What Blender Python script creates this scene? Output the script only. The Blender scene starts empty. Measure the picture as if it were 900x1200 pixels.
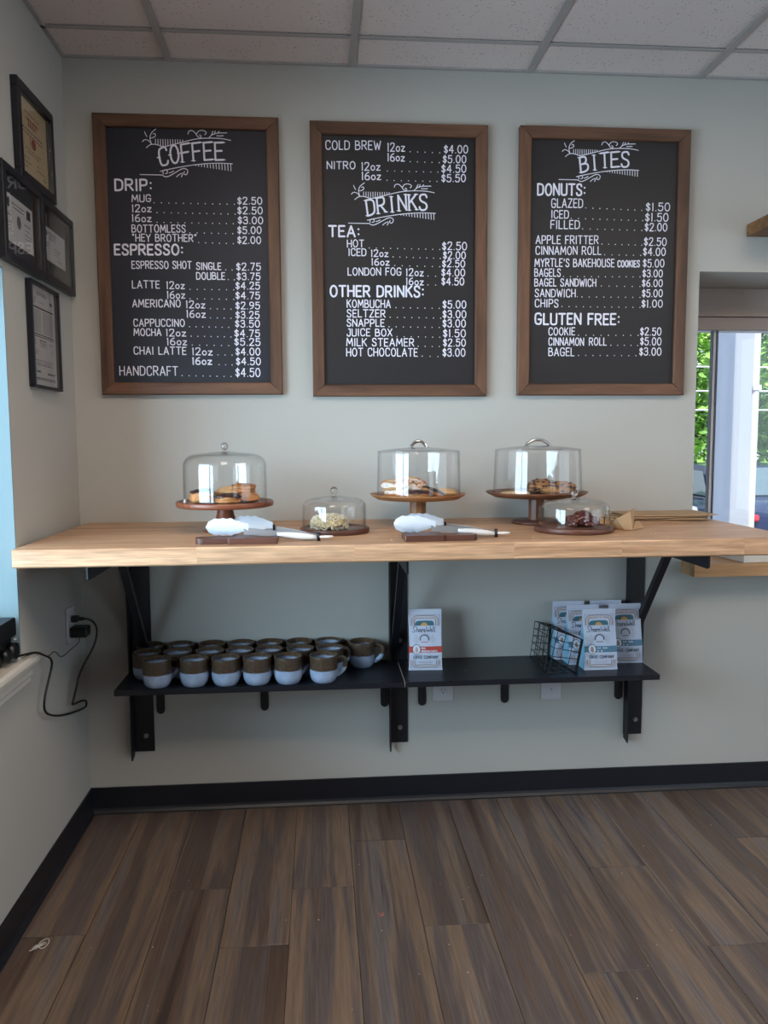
import bpy, math, random
from math import sin, cos, pi, radians as R
from mathutils import Vector, Matrix, noise

# ------------------------------------------------------------------ scene, camera, world, lights
sc = bpy.context.scene
COL = sc.collection
sc.view_settings.view_transform = 'Standard'
sc.view_settings.look = 'None'
sc.view_settings.gamma = 1.0
sc.view_settings.use_curve_mapping = False
sc.view_settings.exposure = 0.25
sc.cycles.transparent_max_bounces = 32
sc.cycles.max_bounces = 8
sc.cycles.diffuse_bounces = 5
sc.cycles.caustics_reflective = False
sc.cycles.caustics_refractive = False
sc.cycles.sample_clamp_indirect = 6.0

CX, CD, CZ, YAW, PITCH, ROLL, FPX = 0.8313, 2.7826, 1.3286, 0.0804, 0.0915, -0.0052, 920.85
fw = Vector((sin(YAW) * cos(PITCH), cos(YAW) * cos(PITCH), -sin(PITCH)))
rt = Vector((cos(YAW), -sin(YAW), 0))
up = rt.cross(fw)
r2 = rt * cos(ROLL) + up * sin(ROLL)
u2 = up * cos(ROLL) - rt * sin(ROLL)
cam = bpy.data.cameras.new('camera')
cam.sensor_fit = 'VERTICAL'
cam.sensor_height = 36.0
cam.lens = 36.0 * FPX / 1200.0
cam.clip_start = 0.05
camo = bpy.data.objects.new('camera', cam)
COL.objects.link(camo)
M = Matrix((r2, u2, -fw)).transposed().to_4x4()
M.translation = Vector((CX, -CD, CZ))
camo.matrix_world = M
sc.camera = camo

world = bpy.data.worlds.new('sky')
sc.world = world
world.use_nodes = True
nt = world.node_tree
nt.nodes.clear()
wo = nt.nodes.new('ShaderNodeOutputWorld')
bg = nt.nodes.new('ShaderNodeBackground')
tc = nt.nodes.new('ShaderNodeTexCoord')
sp = nt.nodes.new('ShaderNodeSeparateXYZ')
rp = nt.nodes.new('ShaderNodeValToRGB')
rp.color_ramp.elements[0].position = 0.0
rp.color_ramp.elements[0].color = (0.86, 0.93, 1.0, 1)
rp.color_ramp.elements[1].position = 0.8
rp.color_ramp.elements[1].color = (0.42, 0.62, 0.95, 1)
nt.links.new(tc.outputs['Generated'], sp.inputs[0])
nt.links.new(sp.outputs['Z'], rp.inputs[0])
nt.links.new(rp.outputs[0], bg.inputs[0])
bg.inputs[1].default_value = 1.05
nt.links.new(bg.outputs[0], wo.inputs[0])


def area(name, loc, aim, w, h, power, color):
    l = bpy.data.lights.new(name, 'AREA')
    l.shape = 'RECTANGLE'
    l.size = w
    l.size_y = h
    l.energy = power
    l.color = color
    o = bpy.data.objects.new(name, l)
    o.location = loc
    o.rotation_euler = Vector(aim).to_track_quat('-Z', 'Y').to_euler()
    COL.objects.link(o)
    return o


sun = bpy.data.lights.new('sun', 'SUN')
sun.energy = 5.0
sun.angle = 0.02
sun.color = (1.0, 0.96, 0.88)
suno = bpy.data.objects.new('sun', sun)
suno.rotation_euler = Vector((0.04, 0.50, -0.86)).to_track_quat('-Z', 'Y').to_euler()
COL.objects.link(suno)
# daylight through the windows of the room (left wall, front wall behind the camera, right wall)
area('daylight_left_window', (-1.30, -2.25, 1.36), (1, 0.36, -0.04), 2.3, 1.7, 215, (0.57, 0.80, 1.0))
area('daylight_front_window', (3.8, -5.34, 1.45), (0, 1, 0), 1.3, 1.6, 9, (0.66, 0.84, 1.0))
area('daylight_right_window', (4.84, -2.50, 1.45), (-1, 0, 0), 2.6, 1.6, 25, (0.62, 0.82, 1.0))


# ------------------------------------------------------------------ materials
def lin(c):
    if isinstance(c, str):
        c = [int(c[i:i + 2], 16) / 255 for i in (1, 3, 5)]
    return tuple((x / 12.92 if x <= 0.04045 else ((x + 0.055) / 1.055) ** 2.4) for x in c) + (1,)


def base(name):
    m = bpy.data.materials.new(name)
    m.use_nodes = True
    n = m.node_tree.nodes
    return m, n, m.node_tree.links, n['Principled BSDF']


def plain(name, col, rough=0.6, metal=0.0, spec=0.5, var=0.0, vscale=20.0, bump=0.0, bscale=60.0, emit=None, estr=0.0, coat=0.0):
    m, n, l, p = base(name)
    p.inputs['Base Color'].default_value = lin(col)
    p.inputs['Roughness'].default_value = rough
    p.inputs['Metallic'].default_value = metal
    p.inputs['Specular IOR Level'].default_value = spec
    p.inputs['Coat Weight'].default_value = coat
    if emit:
        p.inputs['Emission Color'].default_value = lin(emit)
        p.inputs['Emission Strength'].default_value = estr
    t = n.new('ShaderNodeTexCoord')
    if var > 0:
        z = n.new('ShaderNodeTexNoise')
        z.inputs['Scale'].default_value = vscale
        z.inputs['Detail'].default_value = 5
        l.new(t.outputs['Object'], z.inputs['Vector'])
        mx = n.new('ShaderNodeMix')
        mx.data_type = 'RGBA'
        c = lin(col)
        mx.inputs[6].default_value = tuple(min(1, v * (1 - var)) for v in c[:3]) + (1,)
        mx.inputs[7].default_value = tuple(min(1, v * (1 + var)) for v in c[:3]) + (1,)
        l.new(z.outputs[0], mx.inputs[0])
        l.new(mx.outputs[2], p.inputs['Base Color'])
    if bump > 0:
        z = n.new('ShaderNodeTexNoise')
        z.inputs['Scale'].default_value = bscale
        z.inputs['Detail'].default_value = 4
        l.new(t.outputs['Object'], z.inputs['Vector'])
        b = n.new('ShaderNodeBump')
        b.inputs['Strength'].default_value = bump
        b.inputs['Distance'].default_value = 0.002
        l.new(z.outputs[0], b.inputs['Height'])
        l.new(b.outputs[0], p.inputs['Normal'])
    return m


def wood(name, cols, scale=(1, 1, 1), rough=0.5, bump=0.15, rand=0.15, streak=6.0, fine=60.0, spec=0.4, distort=0.6, finek=0.25):
    """cols: ramp colours; scale stretches object coordinates (small value = along the grain); rand: object-to-object tint."""
    m, n, l, p = base(name)
    t = n.new('ShaderNodeTexCoord')
    oi = n.new('ShaderNodeObjectInfo')
    mp = n.new('ShaderNodeMapping')
    mp.inputs['Scale'].default_value = scale
    l.new(t.outputs['Object'], mp.inputs['Vector'])
    vm = n.new('ShaderNodeVectorMath')
    vm.operation = 'MULTIPLY'
    cb = n.new('ShaderNodeCombineXYZ')
    for i in range(3):
        l.new(oi.outputs['Random'], cb.inputs[i])
    l.new(cb.outputs[0], vm.inputs[0])
    vm.inputs[1].default_value = (37.0, 53.0, 71.0)
    ad = n.new('ShaderNodeVectorMath')
    ad.operation = 'ADD'
    l.new(mp.outputs[0], ad.inputs[0])
    l.new(vm.outputs[0], ad.inputs[1])
    a = n.new('ShaderNodeTexNoise')
    a.inputs['Scale'].default_value = streak
    a.inputs['Detail'].default_value = 5
    a.inputs['Distortion'].default_value = distort
    l.new(ad.outputs[0], a.inputs['Vector'])
    cr = n.new('ShaderNodeValToRGB')
    k = len(cols)
    while len(cr.color_ramp.elements) < k:
        cr.color_ramp.elements.new(0.5)
    for i, c in enumerate(cols):
        cr.color_ramp.elements[i].position = 0.28 + 0.44 * i / (k - 1)
        cr.color_ramp.elements[i].color = lin(c)
    l.new(a.outputs[0], cr.inputs[0])
    f = n.new('ShaderNodeTexNoise')
    f.inputs['Scale'].default_value = fine
    f.inputs['Detail'].default_value = 3
    l.new(ad.outputs[0], f.inputs['Vector'])
    mr = n.new('ShaderNodeMapRange')
    mr.inputs['From Min'].default_value = 0.3
    mr.inputs['From Max'].default_value = 0.7
    mr.inputs['To Min'].default_value = 1 - finek
    mr.inputs['To Max'].default_value = 1 + finek
    l.new(f.outputs[0], mr.inputs[0])
    mr2 = n.new('ShaderNodeMapRange')
    mr2.inputs['To Min'].default_value = 1 - rand
    mr2.inputs['To Max'].default_value = 1 + rand
    l.new(oi.outputs['Random'], mr2.inputs[0])
    mm = n.new('ShaderNodeMath')
    mm.operation = 'MULTIPLY'
    l.new(mr.outputs[0], mm.inputs[0])
    l.new(mr2.outputs[0], mm.inputs[1])
    mu = n.new('ShaderNodeVectorMath')
    mu.operation = 'SCALE'
    l.new(cr.outputs[0], mu.inputs[0])
    l.new(mm.outputs[0], mu.inputs['Scale'])
    l.new(mu.outputs[0], p.inputs['Base Color'])
    p.inputs['Roughness'].default_value = rough
    p.inputs['Specular IOR Level'].default_value = spec
    b = n.new('ShaderNodeBump')
    b.inputs['Strength'].default_value = bump
    b.inputs['Distance'].default_value = 0.001
    l.new(f.outputs[0], b.inputs['Height'])
    l.new(b.outputs[0], p.inputs['Normal'])
    return m


def glassy(name, tint=(0.97, 0.975, 0.97), edge=(0.62, 0.66, 0.64), ior=1.45, rough=0.0, thick=3.0):
    """thin clear glass: sees through, mirrors by Fresnel, darkens where the wall is seen edge-on"""
    m = bpy.data.materials.new(name)
    m.use_nodes = True
    n = m.node_tree.nodes
    l = m.node_tree.links
    n.clear()
    out = n.new('ShaderNodeOutputMaterial')
    tr = n.new('ShaderNodeBsdfTransparent')
    gl = n.new('ShaderNodeBsdfGlossy')
    gl.inputs['Roughness'].default_value = rough
    lw = n.new('ShaderNodeLayerWeight')
    lw.inputs['Blend'].default_value = 0.5

    def mth(op, a_, b_):
        q = n.new('ShaderNodeMath')
        q.operation = op
        for i_, x_ in enumerate((a_, b_)):
            if isinstance(x_, (int, float)):
                q.inputs[i_].default_value = x_
            else:
                l.new(x_, q.inputs[i_])
        return q.outputs[0]
    f0 = ((ior - 1) / (ior + 1)) ** 2
    fr = mth('ADD', mth('MULTIPLY', mth('POWER', lw.outputs['Facing'], 5.0), 1 - f0), f0)
    mx = n.new('ShaderNodeMix')
    mx.data_type = 'RGBA'
    mx.inputs[6].default_value = tint + (1,)
    mx.inputs[7].default_value = edge + (1,)
    l.new(mth('POWER', lw.outputs['Facing'], thick), mx.inputs[0])
    l.new(mx.outputs[2], tr.inputs[0])
    ms = n.new('ShaderNodeMixShader')
    l.new(fr, ms.inputs[0])
    l.new(tr.outputs[0], ms.inputs[1])
    l.new(gl.outputs[0], ms.inputs[2])
    l.new(ms.outputs[0], out.inputs[0])
    return m


def by_height(name, low, high, z0, soft, wob, wscale, rough=0.3, low_var=None, high_var=None):
    """two glazes meeting at height z0 with an uneven edge"""
    m, n, l, p = base(name)
    t = n.new('ShaderNodeTexCoord')
    s = n.new('ShaderNodeSeparateXYZ')
    l.new(t.outputs['Object'], s.inputs[0])
    oi = n.new('ShaderNodeObjectInfo')
    z = n.new('ShaderNodeTexNoise')
    z.inputs['Scale'].default_value = wscale
    z.inputs['Detail'].default_value = 4
    z.noise_dimensions = '4D'
    mw = n.new('ShaderNodeMath')
    mw.operation = 'MULTIPLY'
    mw.inputs[1].default_value = 50.0
    l.new(oi.outputs['Random'], mw.inputs[0])
    l.new(mw.outputs[0], z.inputs['W'])
    l.new(t.outputs['Object'], z.inputs['Vector'])
    w = n.new('ShaderNodeMapRange')
    w.inputs['To Min'].default_value = -wob
    w.inputs['To Max'].default_value = wob
    l.new(z.outputs[0], w.inputs[0])
    zr = n.new('ShaderNodeMapRange')
    zr.inputs['To Min'].default_value = -0.004
    zr.inputs['To Max'].default_value = 0.004
    l.new(oi.outputs['Random'], zr.inputs[0])
    ad = n.new('ShaderNodeMath')
    ad.operation = 'ADD'
    l.new(s.outputs['Z'], ad.inputs[0])
    l.new(w.outputs[0], ad.inputs[1])
    ad2 = n.new('ShaderNodeMath')
    ad2.operation = 'ADD'
    l.new(ad.outputs[0], ad2.inputs[0])
    l.new(zr.outputs[0], ad2.inputs[1])
    mr = n.new('ShaderNodeMapRange')
    mr.inputs['From Min'].default_value = z0 - soft
    mr.inputs['From Max'].default_value = z0 + soft
    l.new(ad2.outputs[0], mr.inputs[0])
    z2 = n.new('ShaderNodeTexNoise')
    z2.inputs['Scale'].default_value = 260
    z2.inputs['Detail'].default_value = 3
    l.new(t.outputs['Object'], z2.inputs['Vector'])
    cr = n.new('ShaderNodeValToRGB')
    cr.color_ramp.elements[0].position = 0.35
    cr.color_ramp.elements[0].color = lin(high)
    cr.color_ramp.elements[1].position = 0.68
    cr.color_ramp.elements[1].color = lin(high_var or high)
    l.new(z2.outputs[0], cr.inputs[0])
    z3 = n.new('ShaderNodeTexNoise')
    z3.inputs['Scale'].default_value = 30
    l.new(t.outputs['Object'], z3.inputs['Vector'])
    cl = n.new('ShaderNodeValToRGB')
    cl.color_ramp.elements[0].position = 0.35
    cl.color_ramp.elements[0].color = lin(low)
    cl.color_ramp.elements[1].position = 0.65
    cl.color_ramp.elements[1].color = lin(low_var or low)
    l.new(z3.outputs[0], cl.inputs[0])
    mx = n.new('ShaderNodeMix')
    mx.data_type = 'RGBA'
    l.new(mr.outputs[0], mx.inputs[0])
    l.new(cl.outputs[0], mx.inputs[6])
    l.new(cr.outputs[0], mx.inputs[7])
    l.new(mx.outputs[2], p.inputs['Base Color'])
    p.inputs['Roughness'].default_value = rough
    return m


MAT = dict(
    wall=plain('sage_wall_paint', '#b2b0aa', 0.85, var=0.03, vscale=3, bump=0.12, bscale=260, spec=0.2),
    walldark=plain('dark_taupe_bounce_cut_wall', '#6a655e', 0.85, var=0.03, vscale=3, spec=0.2),  # unseen walls coloured dark to cut the light they bounce
    reveal=plain('teal_grey_window_reveal', '#74868b', 0.8, spec=0.2),  # teal-grey tone, darker than the room walls
    ceil=plain('ceiling_tile_white', '#bdb7b4', 0.95, var=0.04, vscale=70, bump=0.5, bscale=400, spec=0.1),
    grid=plain('ceiling_grid_metal', '#a8a4a2', 0.5),
    basebd=plain('black_rubber_baseboard', '#15171f', 0.42, var=0.2, vscale=12, spec=0.5),
    floor=wood('dark_vinyl_plank', ['#3e332f', '#5c4b40', '#524a49', '#715e4e', '#645d5b', '#473c3e'], (1.0, 0.035, 1.0), 0.42, 0.2, 0.12, 17.0, 230.0, 0.45, 0.5, 0.22),
    subfloor=plain('floor_screed', '#24201e', 0.9),
    counter=wood('oiled_hardwood_counter', ['#a17a5b', '#b78f6d', '#c39c7b', '#ad8464', '#c8a483'], (0.05, 1.0, 1.0), 0.40, 0.12, 0.12, 16.0, 190.0, 0.35, 0.9, 0.26),
    sillwood=wood('oiled_hardwood_sill', ['#8c6743', '#a37d58', '#b08a63', '#966f4a'], (0.07, 1.0, 1.0), 0.45, 0.12, 0.1, 9.0, 110.0, 0.35, 0.6, 0.14),
    frameh=wood('brown_frame_wood_along', ['#452e23', '#5e4232', '#6d4d3a', '#523929'], (0.1, 1, 1), 0.5, 0.2, 0.12, 18, 120, 0.35, 0.5, 0.12),
    framev=wood('brown_frame_wood_upright', ['#452e23', '#5e4232', '#6d4d3a', '#523929'], (1, 1, 0.1), 0.5, 0.2, 0.12, 18, 120, 0.35, 0.5, 0.12),
    shelfwood=wood('floating_shelf_wood', ['#5f4126', '#7b5735', '#8c6842'], (0.1, 1, 1), 0.5, 0.2, 0.1, 14, 90),
    acacia=wood('red_brown_acacia', ['#4a2318', '#6e3a28', '#7f4a32', '#5b2d20'], (0.12, 1, 1), 0.35, 0.1, 0.06, 16, 120, 0.45, 0.6, 0.12),
    acacia2=wood('brown_acacia', ['#40251a', '#693f2c', '#7c5038', '#50301f'], (0.12, 1, 1), 0.38, 0.1, 0.08, 14, 120, 0.45, 0.6, 0.12),
    mango=wood('honey_brown_acacia', ['#5a3620', '#94643e', '#a97a50', '#6e4529'], (0.12, 1, 1), 0.38, 0.1, 0.1, 12, 120, 0.45, 0.6, 0.12),
    walnut=wood('dark_walnut', ['#3a211a', '#56352a', '#6a4436'], (0.12, 1, 1), 0.4, 0.1, 0.1, 16, 120, 0.45, 0.6, 0.12),
    board_a=plain('chalkboard_cool_light_tone', '#1c1e29', 0.5, var=0.08, vscale=5, spec=0.4),  # bluer copy of the board black, tint of the light put into the colour
    board_b=plain('chalkboard_warm_light_tone', '#201e21', 0.5, var=0.08, vscale=5, spec=0.4),  # same board black as under warmer light, tint put into the colour
    chalk=plain('white_chalk_marker', '#e6e4f0', 0.8, spec=0.2),
    black=plain('black_powder_coated_steel', '#101219', 0.45, spec=0.5, bump=0.08, bscale=500),
    shelfblk=plain('black_painted_shelf_board', '#14161e', 0.38, var=0.15, vscale=25, spec=0.5),
    rawedge=plain('raw_cream_edge', '#b8ab92', 0.8),
    bolt=plain('dull_steel', '#9a9690', 0.42, metal=0.8),
    chrome=plain('polished_steel', '#c8c8c8', 0.12, metal=1.0),
    dullsteel=plain('brushed_steel_dark', '#8c8888', 0.5, metal=0.35),
    silicone=plain('white_frosted_silicone', '#bfc4cc', 0.5, spec=0.3, bump=0.1, bscale=200),
    whiteplas=plain('white_plastic', '#d6d5d4', 0.35),
    offwhite=plain('aged_white_trim_paint', '#cdc8c0', 0.5, var=0.05, vscale=15),
    outlet=plain('white_outlet_plastic', '#c6c3c8', 0.4),
    slot=plain('dark_slot', '#25242a', 0.7),
    blackplas=plain('black_plastic', '#0d0e12', 0.38, spec=0.5, bump=0.05),
    cord=plain('black_rubber_cord', '#0c0c0f', 0.5),
    certframe=plain('black_picture_frame', '#10121c', 0.35, spec=0.5),
    mat_dark=plain('dark_mat_board', '#24252b', 0.85),
    mat_grey=plain('charcoal_mat_board', '#3d4040', 0.85),
    paper=plain('white_paper', '#d2cfcd', 0.8),
    cream=plain('cream_certificate_paper', '#d6bd96', 0.8, var=0.04, vscale=6),
    ink=plain('grey_printed_ink', '#6e6868', 0.9),
    inkdark=plain('dark_printed_ink', '#2e2c30', 0.9),
    inkred=plain('red_brown_printed_ink', '#9a4a3c', 0.9),
    valance=plain('taupe_blind_fabric', '#a8978d', 0.85, var=0.03, vscale=40, bump=0.1, bscale=500),
    valdark=plain('blind_rail_taupe', '#9b8c86', 0.6),
    winframe=plain('white_window_frame', '#d9dce2', 0.45),
    windark=plain('grey_window_gasket', '#59606c', 0.5),
    glass=glassy('window_glass', (0.98, 0.99, 0.985), (0.9, 0.93, 0.92)),
    picglass=glassy('picture_glass', (0.97, 0.97, 0.97), (0.9, 0.9, 0.9)),
    dome=glassy('clear_dome_glass', (0.998, 0.999, 0.998), (0.70, 0.74, 0.73), 1.5, 0.0, 7.0),
    acrylic=glassy('clear_acrylic_dome', (0.998, 0.998, 0.999), (0.74, 0.78, 0.80), 1.46, 0.02, 8.0),
    muginside=by_height('pale_inner_glaze', '#a3b3cc', '#44362a', 0.075, 0.003, 0.006, 25, 0.2, '#b9c6da', '#6a523c'),
    solidglass=None,
    mug=by_height('two_tone_stoneware_glaze', '#8ea0bc', '#352a22', 0.046, 0.0012, 0.004, 18, 0.28, '#a3b3ca', '#5d4b3a'),
    kraft=plain('kraft_paper', '#a88a69', 0.85, var=0.08, vscale=30, bump=0.4, bscale=60),
    bagwhite=plain('white_coffee_bag_film', '#ccd0e0', 0.5, spec=0.4, bump=0.25, bscale=40),
    bagred=plain('dark_red_gusset_film', '#6e2f33', 0.5),
    bagblue=plain('pale_blue_gusset_film', '#7fb0cc', 0.5),
    p_red=plain('red_label_print', '#c24438', 0.6),
    p_blue=plain('slate_blue_label_print', '#5b8298', 0.6),
    p_teal=plain('teal_label_print', '#3f6f7c', 0.6),
    p_orange=plain('orange_label_print', '#d9a05a', 0.6),
    p_tan=plain('tan_label_print', '#a88a80', 0.6),
    p_pink=plain('pink_label_print', '#c9a9aa', 0.6),
    p_brown=plain('brown_label_print', '#6b4d48', 0.6),
    p_ink=plain('navy_label_print', '#2f3d55', 0.6),
    p_white=plain('white_label_print', '#dfe2ec', 0.6),
    wire=plain('dark_wire', '#2a2826', 0.4, metal=0.6),
    bread=plain('golden_baked_pastry', '#b87b45', 0.6, var=0.6, vscale=55, bump=0.6, bscale=90),
    breadlite=plain('pale_baked_pastry', '#d2a876', 0.7, var=0.2, vscale=45, bump=0.6, bscale=110),
    choc=plain('chocolate_icing', '#3a221c', 0.3, var=0.25, vscale=40, spec=0.5),
    caramel=plain('toasted_crust', '#a1622f', 0.4, var=0.4, vscale=50, bump=0.4, bscale=80),
    icing=plain('white_icing', '#e4dcd8', 0.4),
    cookie=plain('brown_cookie_dough', '#9a6b40', 0.75, var=0.25, vscale=60, bump=0.8, bscale=140),
    sugar=plain('pale_sugar_cookie', '#d8b98c', 0.75, var=0.1, vscale=60, bump=0.5, bscale=140),
    coconut=plain('cream_coconut_shreds', '#e8dfc6', 0.7, var=0.1, vscale=60),
    cocobase=plain('coconut_icing_base', '#bfa77c', 0.7, var=0.25, vscale=60),
    brownie=plain('glazed_dark_pastry', '#4e221c', 0.3, var=0.45, vscale=55, bump=0.8, bscale=110, spec=0.6),
    spr_r=plain('red_sprinkle', '#c8484a', 0.4), spr_y=plain('yellow_sprinkle', '#e0b838', 0.4),
    spr_g=plain('green_sprinkle', '#5f9a58', 0.4), spr_b=plain('orange_sprinkle', '#d87838', 0.4),
    crumb=plain('pastry_crumb', '#dcc8a0', 0.8), crumbf=plain('floor_crumb', '#c0b4a8', 0.8),
    twist=plain('white_twist_wire', '#c8c4bc', 0.5),
    asphalt=plain('sunlit_asphalt', '#a4a6aa', 0.9, var=0.08, vscale=8, bump=0.3, bscale=60),
    grass=plain('roadside_grass', '#6c8a48', 0.9, var=0.3, vscale=12),
    leaf=None,
    bark=plain('tree_bark', '#4f4336', 0.9, var=0.2, vscale=30, bump=0.5),
    stucco=plain('pale_blue_grey_stucco', '#c3cbdd', 0.9, var=0.04, vscale=60, bump=0.6, bscale=300),
    gutter=plain('white_downspout', '#eceef2', 0.5),
    carblue=plain('dark_blue_car_paint', '#1e2c52', 0.25, coat=0.6), carsilver=plain('silver_car_paint', '#c4cace', 0.3, metal=0.2, coat=0.6),
    carglass=plain('car_window_glass', '#5d6f74', 0.12, spec=0.9, coat=1.0), taillight=plain('red_tail_light', '#d83848', 0.2, coat=0.8),
    tyre=plain('tyre_rubber', '#1a1a1c', 0.8), plate=plain('licence_plate_white', '#e4e6ee', 0.5),
    troffer=plain('lamp_diffuser', '#ffffff', 0.6, emit='#ffeedd', estr=12.5),
)


def leaf_mat():
    m, n, l, p = base('green_leaf')
    t = n.new('ShaderNodeTexCoord')
    z = n.new('ShaderNodeTexNoise')
    z.inputs['Scale'].default_value = 1.3
    z.inputs['Detail'].default_value = 8
    z.inputs['Roughness'].default_value = 0.8
    l.new(t.outputs['Object'], z.inputs['Vector'])
    cr = n.new('ShaderNodeValToRGB')
    for i, (ps, c) in enumerate([(0.36, '#4d7d38'), (0.5, '#8abd54'), (0.62, '#bfe084')]):
        if i == 2:
            cr.color_ramp.elements.new(ps)
        cr.color_ramp.elements[i].position = ps
        cr.color_ramp.elements[i].color = lin(c)
    l.new(z.outputs[0], cr.inputs[0])
    l.new(cr.outputs[0], p.inputs['Base Color'])
    p.inputs['Roughness'].default_value = 0.6
    p.inputs['Subsurface Weight'].default_value = 0.0
    return m


MAT['leaf'] = leaf_mat()
m_, n_, l_, p_ = base('solid_clear_glass')
p_.inputs['Transmission Weight'].default_value = 1.0
p_.inputs['Roughness'].default_value = 0.0
p_.inputs['IOR'].default_value = 1.48
MAT['solidglass'] = m_
m_, n_, l_, p_ = base('fissured_ceiling_tile')            # mineral-fibre tile: small dark pinholes
t_ = n_.new('ShaderNodeTexCoord')
z_ = n_.new('ShaderNodeTexVoronoi'); z_.inputs['Scale'].default_value = 75
z2_ = n_.new('ShaderNodeTexNoise'); z2_.inputs['Scale'].default_value = 14
l_.new(t_.outputs['Object'], z_.inputs['Vector']); l_.new(t_.outputs['Object'], z2_.inputs['Vector'])
a_ = n_.new('ShaderNodeMath'); a_.operation = 'MULTIPLY'; l_.new(z2_.outputs[0], a_.inputs[0]); a_.inputs[1].default_value = 0.30
g_ = n_.new('ShaderNodeMath'); g_.operation = 'GREATER_THAN'; l_.new(z_.outputs['Distance'], g_.inputs[0]); l_.new(a_.outputs[0], g_.inputs[1])
x_ = n_.new('ShaderNodeMix'); x_.data_type = 'RGBA'; x_.inputs[6].default_value = lin('#96908e'); x_.inputs[7].default_value = lin('#dcd3d0')
l_.new(g_.outputs[0], x_.inputs[0]); l_.new(x_.outputs[2], p_.inputs['Base Color']); p_.inputs['Roughness'].default_value = 0.95
MAT['ceil'] = m_


# ------------------------------------------------------------------ mesh builder and object helpers
def props(o, label=None, cat=None, group=None, kind=None):
    if label: o['label'] = label
    if cat: o['category'] = cat
    if group: o['group'] = group
    if kind: o['kind'] = kind
    return o


def thing(name, label, cat, loc=(0, 0, 0), rz=0.0, group=None):
    o = bpy.data.objects.new(name, None)
    o.empty_display_size = 0.05
    o.location = loc
    o.rotation_euler = (0, 0, rz)
    COL.objects.link(o)
    return props(o, label, cat, group)


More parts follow.
